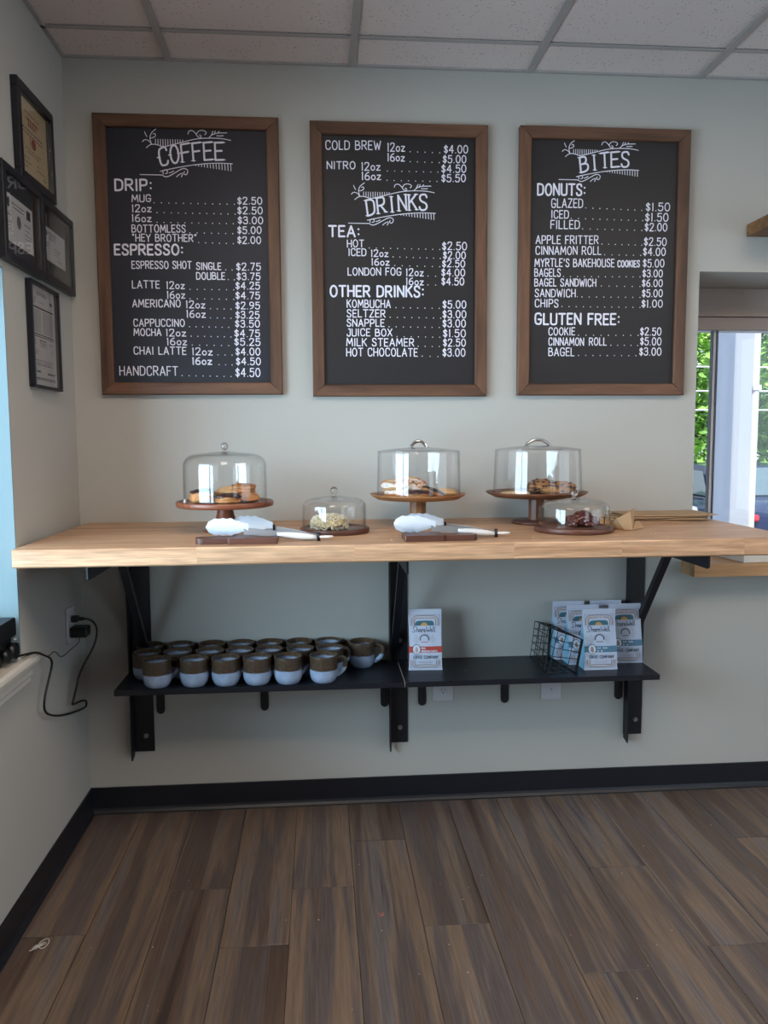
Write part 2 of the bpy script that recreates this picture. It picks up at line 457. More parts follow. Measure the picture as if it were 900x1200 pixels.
class MB:
    def __init__(s):
        s.v, s.f, s.m, s.sm = [], [], [], []

    def add(s, verts, faces, mi=0, smooth=False):
        b = len(s.v)
        s.v += [tuple(p) for p in verts]
        for f in faces:
            s.f.append([b + i for i in f])
            s.m.append(mi)
            s.sm.append(smooth)
        return s

    def box(s, x0, x1, y0, y1, z0, z1, mi=0, bev=0.0):
        if bev <= 0:
            v = [(x, y, z) for z in (z0, z1) for y in (y0, y1) for x in (x0, x1)]
            f = [(0, 2, 3, 1), (4, 5, 7, 6), (0, 1, 5, 4), (2, 6, 7, 3), (0, 4, 6, 2), (1, 3, 7, 5)]
            return s.add(v, f, mi)
        rings = []
        b = bev
        for z, i in ((z0, b), (z0 + b, 0), (z1 - b, 0), (z1, b)):
            q = b + i * 0.0
            pts = [(x0 + i, y0 + q), (x0 + q, y0 + i), (x1 - q, y0 + i), (x1 - i, y0 + q), (x1 - i, y1 - q), (x1 - q, y1 - i), (x0 + q, y1 - i), (x0 + i, y1 - q)]
            rings.append([(x, y, z) for x, y in pts])
        v = sum(rings, [])
        f = [tuple(range(7, -1, -1)), tuple(range(24, 32))]
        for r in range(3):
            for k in range(8):
                a = r * 8 + k
                c = r * 8 + (k + 1) % 8
                f.append((a, c, c + 8, a + 8))
        return s.add(v, f, mi)

    def lathe(s, prof, seg=32, c=(0, 0, 0), mi=0, smooth=True, closed=False):
        v, f = [], []
        n = len(prof)
        for r, z in prof:
            for k in range(seg):
                a = 2 * pi * k / seg
                v.append((c[0] + r * cos(a), c[1] + r * sin(a), c[2] + z))
        for i in range(n if closed else n - 1):
            j = (i + 1) % n
            for k in range(seg):
                k2 = (k + 1) % seg
                f.append((i * seg + k, i * seg + k2, j * seg + k2, j * seg + k))
        return s.add(v, f, mi, smooth)

    def cyl(s, c, r, h, seg=20, axis='z', mi=0, r1=None, smooth=True):
        r1 = r if r1 is None else r1
        v = []
        for t, rr in ((0, r), (h, r1)):
            for k in range(seg):
                a = 2 * pi * k / seg
                p, q = rr * cos(a), rr * sin(a)
                v.append({'z': (c[0] + p, c[1] + q, c[2] + t), 'x': (c[0] + t, c[1] + p, c[2] + q), 'y': (c[0] + q, c[1] + t, c[2] + p)}[axis])
        s.add(v, [tuple(range(seg - 1, -1, -1)), tuple(range(seg, 2 * seg))], mi)
        b = len(s.v) - 2 * seg
        for k in range(seg):
            k2 = (k + 1) % seg
            s.f.append([b + k, b + k2, b + seg + k2, b + seg + k])
            s.m.append(mi)
            s.sm.append(smooth)
        return s

    def tube(s, pts, r, seg=8, mi=0, closed=False, flat=None):
        pts = [Vector(p) for p in pts]
        n = len(pts)
        v, f = [], []
        prev = None
        for i, p in enumerate(pts):
            a = pts[(i - 1) % n] if (closed or i > 0) else p
            b = pts[(i + 1) % n] if (closed or i < n - 1) else p
            d = (b - a).normalized()
            if prev is None:
                u = d.cross(Vector((0, 0, 1)))
                if u.length < 0.1:
                    u = d.cross(Vector((1, 0, 0)))
            else:
                u = prev - d * prev.dot(d)
            u.normalize()
            prev = u
            w = d.cross(u)
            rr = r[i] if isinstance(r, (list, tuple)) else r
            for k in range(seg):
                t = 2 * pi * k / seg
                v.append(p + u * cos(t) * rr + w * sin(t) * rr * (flat or 1))
        for i in range(n if closed else n - 1):
            j = (i + 1) % n
            for k in range(seg):
                k2 = (k + 1) % seg
                f.append((i * seg + k, i * seg + k2, j * seg + k2, j * seg + k))
        s.add(v, f, mi, True)
        if not closed:
            s.add(v[:seg], [tuple(range(seg - 1, -1, -1))], mi)
            s.add(v[-seg:], [tuple(range(seg))], mi)
        return s

    def prism(s, poly, axis, a0, a1, mi=0):
        """closed 2-D polygon extruded along an axis; poly is (x,y) for z, (y,z) for x, (x,z) for y"""
        def P(p, t):
            return {'z': (p[0], p[1], t), 'x': (t, p[0], p[1]), 'y': (p[0], t, p[1])}[axis]
        n = len(poly)
        v = [P(p, a0) for p in poly] + [P(p, a1) for p in poly]
        f = [tuple(range(n - 1, -1, -1)), tuple(range(n, 2 * n))]
        f += [(k, (k + 1) % n, n + (k + 1) % n, n + k) for k in range(n)]
        return s.add(v, f, mi)

    def sphere(s, c, r, seg=12, rings=8, mi=0, sz=1.0):
        v, f = [], []
        for i in range(rings + 1):
            ph = -pi / 2 + pi * i / rings
            for k in range(seg):
                a = 2 * pi * k / seg
                v.append((c[0] + r * cos(ph) * cos(a), c[1] + r * cos(ph) * sin(a), c[2] + r * sz * sin(ph)))
        for i in range(rings):
            for k in range(seg):
                k2 = (k + 1) % seg
                f.append((i * seg + k, i * seg + k2, (i + 1) * seg + k2, (i + 1) * seg + k))
        return s.add(v, f, mi, True)

    def move(s, M_):
        s.v = [tuple(M_ @ Vector(p)) for p in s.v]
        return s

    def build(s, name, mats, parent=None, loc=None, world=False, kind=None, rz=0.0):
        me = bpy.data.meshes.new(name)
        off = Vector(loc) if loc is not None else Vector((0, 0, 0))
        vs = s.v
        if world and parent is not None:
            q = Vector(parent.location)
            vs = [tuple(Vector(p) - q) for p in vs]
        me.from_pydata(vs, [], s.f)
        if not isinstance(mats, (list, tuple)):
            mats = [mats]
        for m_ in mats:
            me.materials.append(m_)
        me.polygons.foreach_set('material_index', s.m)
        me.polygons.foreach_set('use_smooth', s.sm)
        me.update()
        o = bpy.data.objects.new(name, me)
        o.location = off
        o.rotation_euler = (0, 0, rz)
        COL.objects.link(o)
        if parent is not None:
            o.parent = parent
        if kind:
            o['kind'] = kind
        return o


def centred(mb, name, mats, parent=None, kind=None):
    """build a mesh authored in world space with its origin at its own centre (parent at the world origin or an Empty)"""
    xs = [p[0] for p in mb.v]; ys = [p[1] for p in mb.v]; zs = [p[2] for p in mb.v]
    c = Vector(((min(xs) + max(xs)) / 2, (min(ys) + max(ys)) / 2, (min(zs) + max(zs)) / 2))
    mb.v = [tuple(Vector(p) - c) for p in mb.v]
    q = Vector(parent.location) if parent is not None else Vector((0, 0, 0))
    return mb.build(name, mats, parent, loc=c - q, kind=kind)


def copy_tree(o, parent=None):
    c = o.copy()
    COL.objects.link(c)
    if parent is not None:
        c.parent = parent
    for ch in list(o.children):
        copy_tree(ch, c)
    return c


def structure(mb, name, mat, parent=None):
    o = mb.build(name, mat, parent, world=False)
    if parent is None:
        o['kind'] = 'structure'
    return o


# ------------------------------------------------------------------ the setting
H = 2.587
XR, YF = 4.6, -5.2
ZS0, ZS1 = 0.834, 0.88          # wooden window ledge
OX0, OX1, OZ1 = 2.195, 3.90, 1.924

w = MB()
w.box(-0.2, OX0, 0, 0.40, -0.05, H + 0.05)
w.box(OX1, XR + 0.2, 0, 0.40, -0.05, H + 0.05)
w.box(OX0, OX1, 0, 0.40, -0.05, ZS0)
w.box(OX0, OX1, 0, 0.40, OZ1, H + 0.05)
structure(w, 'wall_back', MAT['wall'])

LY0, LY1, LZ0, LZ1 = -0.58, -2.25, 0.708, 1.79
w = MB()
w.box(-0.25, 0, LY0, 0, -0.05, H + 0.05)
w.box(-0.25, 0, YF, LY1, -0.05, H + 0.05)
w.box(-0.25, 0, LY1, LY0, -0.05, LZ0)
w.box(-0.25, 0, LY1, LY0, LZ1, H + 0.05)
structure(w, 'wall_left', MAT['wall'])

RY0, RY1 = -1.1, -3.9
w = MB()
w.box(XR, XR + 0.25, RY0, 0, -0.05, H + 0.05)
w.box(XR, XR + 0.25, YF, RY1, -0.05, H + 0.05)
w.box(XR, XR + 0.25, RY1, RY0, -0.05, 0.6)
w.box(XR, XR + 0.25, RY1, RY0, 2.3, H + 0.05)
structure(w, 'wall_right', MAT['walldark'])

w = MB()
FX = [(3.1, 4.5)]
w.box(-0.25, 3.1, YF - 0.25, YF, -0.05, H + 0.05)  # unseen stretch built solid to keep light off the left corner
w.box(4.5, XR + 0.25, YF - 0.25, YF, -0.05, H + 0.05)
for a, b in FX:
    w.box(a, b, YF - 0.25, YF, -0.05, 0.6)
    w.box(a, b, YF - 0.25, YF, 2.3, H + 0.05)
structure(w, 'wall_front', MAT['walldark'])


def window(n_, axis, a0, a1, z0, z1, pos, mullions):
    """white framed window: axis 'y' lies in a wall facing y, 'x' in a wall facing x"""
    fr = thing('window_%d' % n_, None, None)
    fr['kind'] = 'structure'
    f = MB()

    def bx(p0, p1, q0, q1, d0, d1, mb):
        if axis == 'y':
            mb.box(p0, p1, pos + d0, pos + d1, q0, q1)
        else:
            mb.box(pos + d0, pos + d1, p0, p1, q0, q1)
    t = 0.05
    bx(a0, a1, z0, z0 + t, -0.03, 0.03, f)
    bx(a0, a1, z1 - t, z1, -0.03, 0.03, f)
    bx(a0, a0 + t, z0 + t, z1 - t, -0.03, 0.03, f)
    bx(a1 - t, a1, z0 + t, z1 - t, -0.03, 0.03, f)
    for mm in mullions:
        bx(mm - 0.02, mm + 0.02, z0 + t, z1 - t, -0.03, 0.03, f)
    f.build('window_frame', MAT['winframe'], fr)
    edges = [a0 + t] + list(mullions) + [a1 - t]
    for i in range(len(edges) - 1):
        g = MB()
        e0 = edges[i] + (0.02 if i else 0)
        e1 = edges[i + 1] - (0.02 if i < len(edges) - 2 else 0)
        bx(e0, e1, z0 + t, z1 - t, -0.003, 0.003, g)
        g.build('pane', MAT['glass'], fr)
    return fr


window(2, 'x', LY1, LY0, LZ0 + 0.03, LZ1, -0.19, [-1.40])
window(3, 'y', 3.1, 4.5, 0.6, 2.3, YF - 0.10, [])
window(4, 'x', RY1, RY0, 0.6, 2.3, XR + 0.10, [-2.5])

# window ledge moulding on the left wall
w2 = bpy.data.objects['window_2']
s_ = MB()
s_.prism([(-0.2, 0.708), (0.0, 0.708), (0.026, 0.708), (0.034, 0.714), (0.036, 0.723), (0.034, 0.732), (0.026, 0.738), (-0.2, 0.738)], 'y', -2.30, -0.585)
s_.prism([(0.0, 0.708), (0.026, 0.708), (0.034, 0.714), (0.036, 0.723), (0.034, 0.732), (0.026, 0.738), (0.0, 0.738)], 'y', -0.585, -0.535)
s_.build('window_sill', MAT['offwhite'], w2)
s_ = MB()
s_.prism([(0.0, 0.655), (0.010, 0.655), (0.016, 0.662), (0.016, 0.675), (0.022, 0.682), (0.022, 0.694), (0.012, 0.700), (0.012, 0.708), (0.0, 0.708)], 'y', -2.27, -0.56)
s_.build('apron_moulding', MAT['offwhite'], w2)
s_ = MB()
s_.box(-0.19, 0.0, LY0 - 0.004, LY0 + 0.0, 0.738, LZ1)
s_.box(-0.19, 0.0, LY1, LY1 + 0.004, 0.738, LZ1)
s_.box(-0.19, 0.0, LY1, LY0, LZ1 - 0.004, LZ1)
s_.build('jamb_lining', MAT['reveal'], w2)

# right hand window in the back wall, behind a deep reveal
w1 = thing('window_1', None, None)
w1['kind'] = 'structure'
GY = 0.325
f = MB()
f.box(OX0, OX0 + 0.06, GY, GY + 0.06, ZS1, 1.76)
f.box(OX1 - 0.06, OX1, GY, GY + 0.06, ZS1, 1.76)
f.box(OX0 + 0.06, OX1 - 0.06, GY, GY + 0.06, ZS1, ZS1 + 0.05)
f.box(OX0, OX1, GY, GY + 0.06, 1.76, OZ1)
f.build('window_frame', MAT['winframe'], w1)
f = MB()
f.box(2.414, 2.420, GY - 0.004, GY + 0.012, ZS1 + 0.05, 1.76)
f.box(2.434, 2.440, GY - 0.004, GY + 0.012, ZS1 + 0.05, 1.76)
f.build('mullion_gasket', MAT['windark'], w1)
f = MB()
f.box(2.420, 2.434, GY + 0.002, GY + 0.014, ZS1 + 0.05, 1.76)
f.build('mullion', MAT['winframe'], w1)
g = MB(); g.box(OX0 + 0.06, 2.414, GY + 0.02, GY + 0.026, ZS1 + 0.05, 1.76); g.build('pane', MAT['glass'], w1)
g = MB(); g.box(2.440, OX1 - 0.06, GY + 0.02, GY + 0.026, ZS1 + 0.05, 1.76); g.build('pane', MAT['glass'], w1)
f = MB()
f.box(OX0 + 0.004, OX1 - 0.004, 0.295, 0.32, 1.813, OZ1 - 0.002)
f.build('valance', MAT['valance'], w1)
f = MB()
f.box(OX0 + 0.004, OX1 - 0.004, 0.300, 0.320, 1.762, 1.809)
f.build('blind_rail', MAT['valdark'], w1)
f = MB(); f.cyl((2.52, 0.2925, 1.905), 0.004, 0.003, 10, 'y'); f.build('screw', MAT['bolt'], w1)

ledge = thing('window_ledge', 'thick oiled wood ledge at the right-hand window, lower than the counter', 'ledge', (2.16, 0, ZS0))
lm = MB()
lm.prism([(2.158, -0.105), (3.95, -0.105), (3.95, 0.0), (3.898, 0.0), (3.898, 0.324), (2.197, 0.324), (2.197, 0.0), (2.158, 0.0)], 'z', ZS0, ZS1)
lm.build('ledge_board', MAT['sillwood'], ledge, world=True)

# floor: individual vinyl planks, seams where the photograph has them
fl = MB()
fl.box(-0.2, XR + 0.2, YF - 0.2, 0.3, -0.15, -0.008)
floor = fl.build('floor', MAT['subfloor'])
floor['kind'] = 'structure'
PW, PL = 0.183, 1.22
joint = {0: -0.71, 1: -1.18, 2: -0.52, 3: -0.80, 4: -0.54, 5: -0.28, 6: -0.755, 7: -1.19, 8: -0.98, 9: -0.51, 10: -0.905, 11: -1.15}
rnd = random.Random(4)
meshes = {}
k = 0
while k * PW < XR:
    x0, x1 = k * PW, min((k + 1) * PW, XR)
    y = 0.0
    y1 = joint.get(k, -rnd.uniform(0.2, 1.2))
    while y > YF:
        y1 = max(y1, YF)
        key = (round(x1 - x0, 4), round(y - y1, 4))
        if key not in meshes:
            b = MB()
            a_, c_ = key[0] / 2, key[1] / 2
            e = 0.0008
            v = [(-a_ + e, -c_ + e, 0), (a_ - e, -c_ + e, 0), (a_ - e, c_ - e, 0), (-a_ + e, c_ - e, 0)]
            i_ = 0.0022
            t_ = [(-a_ + i_, -c_ + i_, 0.008), (a_ - i_, -c_ + i_, 0.008), (a_ - i_, c_ - i_, 0.008), (-a_ + i_, c_ - i_, 0.008)]
            m_ = [(p[0], p[1], 0.0072) for p in v]
            b.add(v + m_ + t_, [(3, 2, 1, 0), (8, 9, 10, 11)] + [(q, (q + 1) % 4, 4 + (q + 1) % 4, 4 + q) for q in range(4)] + [(4 + q, 4 + (q + 1) % 4, 8 + (q + 1) % 4, 8 + q) for q in range(4)])
            o = b.build('plank', MAT['floor'], floor)
            meshes[key] = o.data
        else:
            o = bpy.data.objects.new('plank', meshes[key])
            COL.objects.link(o)
            o.parent = floor
        o.location = ((x0 + x1) / 2, (y + y1) / 2, -0.008)
        y = y1
        y1 = y - PL
    k += 1

# ceiling: lay-in tiles in a metal grid
cb_ = MB()
cb_.box(-0.25, XR + 0.25, YF - 0.25, 0.40, H + 0.02, H + 0.12)
ceiling = cb_.build('ceiling', MAT['grid'])
ceiling['kind'] = 'structure'
CX0, CW = 0.3459, 0.6083
xs = [0.0] + [CX0 + CW * i for i in range(7)] + [XR]
ys = [0.0, -0.195, -1.414, -2.633, -3.852, -5.071, YF]
troffers = [(1, 2), (4, 2)]
cm = {}
for i in range(len(xs) - 1):
    for j in range(len(ys) - 1):
        wd, dp = xs[i + 1] - xs[i], ys[j] - ys[j + 1]
        cx_, cy_ = (xs[i] + xs[i + 1]) / 2, (ys[j] + ys[j + 1]) / 2
        if (i, j) in troffers:
            t = thing('ceiling_light', {(1, 2): 'recessed ceiling light panel nearest the left window', (4, 2): 'recessed ceiling light panel over the middle of the room', (6, 3): 'recessed ceiling light panel nearest the right window', (3, 4): 'recessed ceiling light panel farthest from the menu boards'}[(i, j)], 'ceiling light', (cx_, cy_, H))
            q = MB(); q.box(-wd / 2 + .012, wd / 2 - .012, -dp / 2 + .012, dp / 2 - .012, 0.004, 0.014); q.build('diffuser', MAT['troffer'], t)
            q = MB()
            q.box(-wd / 2 + .012, wd / 2 - .012, -dp / 2 + .012, -dp / 2 + .03, -0.002, 0.003); q.box(-wd / 2 + .012, wd / 2 - .012, dp / 2 - .03, dp / 2 - .012, -0.002, 0.003)
            q.box(-wd / 2 + .012, -wd / 2 + .03, -dp / 2 + .03, dp / 2 - .03, -0.002, 0.003); q.box(wd / 2 - .03, wd / 2 - .012, -dp / 2 + .03, dp / 2 - .03, -0.002, 0.003)
            q.build('trim_ring', MAT['grid'], t)
            continue
        key = (round(wd, 3), round(dp, 3))
        if key not in cm:
            q = MB(); q.box(-wd / 2 + .008, wd / 2 - .008, -dp / 2 + .008, dp / 2 - .008, 0.003, 0.018)
            o = q.build('ceiling_tile', MAT['ceil'], ceiling)
            cm[key] = o.data
        else:
            o = bpy.data.objects.new('ceiling_tile', cm[key]); COL.objects.link(o); o.parent = ceiling
        o.location = (cx_, cy_, H)
for i in range(1, len(xs) - 1):
    q = MB(); q.box(xs[i] - .012, xs[i] + .012, YF, 0, H - 0.004, H + 0.0)
    centred(q, 'grid_bar', MAT['grid'], ceiling)
for j in range(1, len(ys) - 1):
    for i in range(len(xs) - 1):
        q = MB(); q.box(xs[i] + (.012 if i else 0), xs[i + 1] - .012, ys[j] - .008, ys[j] + .008, H - 0.003, H + 0.001)
        centred(q, 'cross_bar', MAT['grid'], ceiling)
for nm, bx_ in (('trim_1', (0, XR, -0.012, 0)), ('trim_2', (0, 0.014, YF, -0.012))):
    q = MB(); q.box(bx_[0], bx_[1], bx_[2], bx_[3], H - 0.003, H + 0.003)
    structure(q, nm, MAT['grid'])

# rubber cove baseboards
prof = [(0, 0), (-0.014, 0), (-0.014, 0.004), (-0.007, 0.012), (-0.004, 0.02), (-0.004, 0.094), (-0.002, 0.096), (0, 0.096)]
q = MB(); q.prism(prof, 'x', 0.0, XR); structure(q, 'baseboard_back', MAT['basebd'])
q = MB(); q.prism([(-a_, b_) for a_, b_ in prof], 'y', YF, 0.0); structure(q, 'baseboard_left', MAT['basebd'])
q = MB(); q.prism([(XR + a_, b_) for a_, b_ in prof], 'y', YF, 0.0); structure(q, 'baseboard_right', MAT['basebd'])


# ------------------------------------------------------------------ stroke lettering (drawn as ribbons of marker or ink)
# each glyph: (width, [strokes]); a stroke is a string of points; 'c' first = smoothed curve
G = {
    'A': (.62, ['0,0 .31,1 .62,0', '.12,.32 .50,.32']),
    'B': (.56, ['0,0 0,1', 'c0,1 .32,1 .46,.9 .46,.65 .3,.53 0,.53', 'c0,.53 .36,.53 .56,.44 .56,.12 .34,0 0,0']),
    'C': (.56, ['c.55,.8 .5,1 .3,1.02 .04,.95 0,.5 .06,.05 .3,-.02 .5,.02 .56,.2']),
    'D': (.58, ['0,0 0,1', 'c0,1 .3,1 .56,.86 .58,.5 .54,.12 .3,0 0,0']),
    'E': (.46, ['.46,1 0,1 0,0 .46,0', '0,.52 .38,.52']),
    'F': (.46, ['.46,1 0,1 0,0', '0,.52 .38,.52']),
    'G': (.6, ['c.57,.82 .5,1 .3,1.02 .04,.95 0,.5 .06,.05 .32,-.02 .52,.02 .58,.25 .58,.42', '.32,.44 .6,.44']),
    'H': (.56, ['0,0 0,1', '.56,0 .56,1', '0,.5 .56,.5']),
    'I': (.1, ['.05,0 .05,1']),
    'J': (.42, ['c.42,1 .42,.3 .4,.02 .2,-.03 .04,.02 0,.2', '.2,1 .42,1']),
    'K': (.54, ['0,0 0,1', '.52,1 0,.45', '.18,.6 .54,0']),
    'L': (.44, ['0,1 0,0 .44,0']),
    'M': (.76, ['0,0 .08,1 .38,.28 .68,1 .76,0']),
    'N': (.58, ['0,0 0,1 .58,0 .58,1']),
    'O': (.62, ['o.31,.5,.31,.52']),
    'P': (.52, ['0,0 0,1', 'c0,1 .34,1 .52,.94 .52,.56 .34,.46 0,.46']),
    'Q': (.62, ['o.31,.5,.31,.52', '.4,.25 .64,-.05']),
    'R': (.56, ['0,0 0,1', 'c0,1 .34,1 .52,.94 .52,.58 .34,.48 0,.48', '.24,.48 .56,0']),
    'S': (.52, ['c.5,.82 .44,1 .26,1.02 .06,.98 .02,.74 .14,.56 .4,.46 .52,.28 .46,.04 .24,-.02 .06,.02 0,.2']),
    'T': (.58, ['0,1 .58,1', '.29,1 .29,0']),
    'U': (.56, ['c0,1 0,.3 .02,.02 .28,-.03 .54,.02 .56,.3 .56,1']),
    'V': (.6, ['0,1 .3,0 .6,1']),
    'W': (.8, ['0,1 .2,0 .4,.75 .6,0 .8,1']),
    'X': (.56, ['0,0 .56,1', '0,1 .56,0']),
    'Y': (.56, ['0,1 .28,.5 .56,1', '.28,.5 .28,0']),
    'Z': (.54, ['0,1 .54,1 0,0 .54,0']),
    '0': (.58, ['o.29,.5,.29,.52']),
    '1': (.16, ['.05,.92 .1,1 .1,0']),
    '2': (.54, ['c.02,.8 .06,1 .28,1.02 .5,.98 .52,.74 .4,.5 .2,.25 0,0', '0,0 .54,0']),
    '3': (.52, ['c.02,.86 .1,1 .28,1.02 .48,.96 .48,.64 .36,.55 .18,.54', 'c.18,.54 .42,.54 .54,.4 .5,.06 .26,-.02 .06,.02 0,.18']),
    '4': (.58, ['.42,0 .42,1 0,.32 .58,.32']),
    '5': (.54, ['.5,1 .08,1 .06,.58', 'c.06,.58 .3,.66 .54,.56 .54,.3 .46,.02 .24,-.02 .06,.02 0,.16']),
    '6': (.54, ['c.46,1 .16,.86 0,.5 .02,.1 .26,-.02 .5,.04 .54,.34 .42,.56 .2,.56 .04,.4']),
    '7': (.5, ['0,1 .5,1 .16,0']),
    '8': (.5, ['o.25,.76,.22,.25', 'o.25,.25,.25,.26']),
    '9': (.54, ['c.08,0 .38,.14 .54,.5 .52,.9 .28,1.02 .04,.96 0,.66 .12,.46 .34,.46 .5,.6']),
    'o': (.46, ['o.23,.3,.23,.31']),
    'z': (.44, ['0,.6 .42,.6 0,0 .44,0']),
    '$': (.46, ['c.44,.74 .38,.88 .22,.9 .04,.86 .02,.68 .14,.54 .34,.46 .46,.3 .4,.12 .22,.08 .06,.12 0,.26', '.23,1.04 .23,-.06']),
    ':': (.12, ['.06,.7 .07,.69', '.06,.22 .07,.21']),
    '.': (.12, ['.06,.02 .07,.02']),
    "'": (.12, ['.08,1 .04,.76']),
    '"': (.24, ['.04,1 .06,.84', '.2,1 .18,.84']),
    ' ': (.26, []),
}


def chaikin(p, it=2):
    for _ in range(it):
        q = [p[0]]
        for a, b in zip(p, p[1:]):
            q += [(a[0] * .75 + b[0] * .25, a[1] * .75 + b[1] * .25), (a[0] * .25 + b[0] * .75, a[1] * .25 + b[1] * .75)]
        p = q + [p[-1]]
    return p


def parse(s):
    if s[0] == 'o':
        cx, cy, rx, ry = map(float, s[1:].split(','))
        return [(cx + rx * cos(2 * pi * k / 16), cy + ry * sin(2 * pi * k / 16)) for k in range(17)]
    cur = s[0] == 'c'
    p = [tuple(map(float, q.split(','))) for q in (s[1:] if cur else s).split()]
    return chaikin(p) if cur else p


GL = {k: (w_, [parse(s) for s in st]) for k, (w_, st) in G.items()}


NSTROKE = [0]


def ribbon(mb, pts, wd, mp0, mi=0, cap=True):
    """a marker stroke: flat ribbon of width wd along 2-D points, mapped onto a surface by mp0; each stroke lies a hair over the last"""
    NSTROKE[0] = (NSTROKE[0] + 1) % 11
    lift = NSTROKE[0] * 1.6e-5

    def mp(x, z):
        q = mp0(x, z)
        return (q[0], q[1] - lift, q[2])
    pts = [p for i, p in enumerate(pts) if i == 0 or (abs(p[0] - pts[i - 1][0]) + abs(p[1] - pts[i - 1][1])) > 1e-7]
    n = len(pts)
    if n < 2:
        return
    for i in range(1, n - 1):                              # a sharp corner: two strokes
        a, b, c = pts[i - 1:i + 2]
        u_, v_ = Vector((b[0] - a[0], b[1] - a[1])), Vector((c[0] - b[0], c[1] - b[1]))
        if u_.dot(v_) < 0.05 * u_.length * v_.length:
            ribbon(mb, pts[:i + 1], wd, mp0, mi, cap)
            ribbon(mb, pts[i:], wd, mp0, mi, cap)
            return
    L_, R_ = [], []
    for i in range(n):
        a = pts[max(0, i - 1)]; b = pts[i]; c = pts[min(n - 1, i + 1)]
        d1 = Vector((b[0] - a[0], b[1] - a[1])); d2 = Vector((c[0] - b[0], c[1] - b[1]))
        if d1.length < 1e-9: d1 = d2
        if d2.length < 1e-9: d2 = d1
        d1.normalize(); d2.normalize()
        t = d1 + d2
        if t.length < 0.3:
            t = d2
        t.normalize()
        k = min(1.6, 1 / max(0.4, t.dot(d2)))
        nx, ny = -t.y * wd / 2 * k, t.x * wd / 2 * k
        L_.append(mp(b[0] + nx, b[1] + ny)); R_.append(mp(b[0] - nx, b[1] - ny))
    mb.add(L_ + R_, [(i, i + 1, n + i + 1, n + i) for i in range(n - 1)], mi)
    if cap:
        for e, o_ in ((pts[0], pts[1]), (pts[-1], pts[-2])):
            a0 = math.atan2(e[1] - o_[1], e[0] - o_[0]) - pi / 2
            mb.add([mp(e[0] + wd / 2 * cos(a0 + pi * q / 5), e[1] + wd / 2 * sin(a0 + pi * q / 5)) for q in range(6)], [tuple(range(6))], mi)


def letters(mb, text, x0, x1, z0, z1, h, wd, mp, mi=0, gap=0.25, slant=0.0):
    """hand lettering fitted between x0 and x1 on a baseline z0..z1"""
    tot = sum(GL[c][0] for c in text) + gap * (len(text) - 1)
    sx = (x1 - x0) / tot
    x = 0.0
    rj = random.Random(len(text) * 7 + int(x0 * 1e4))
    for c in text:
        gw, st = GL[c]
        dz = rj.uniform(-.02, .02) * h
        for s in st:
            pts = []
            for p in s:
                X = x0 + (x + p[0]) * sx + slant * p[1] * h
                pts.append((X, z0 + (z1 - z0) * (x + p[0]) / tot + p[1] * h + dz))
            ribbon(mb, pts, wd, mp, mi)
        x += gw + gap


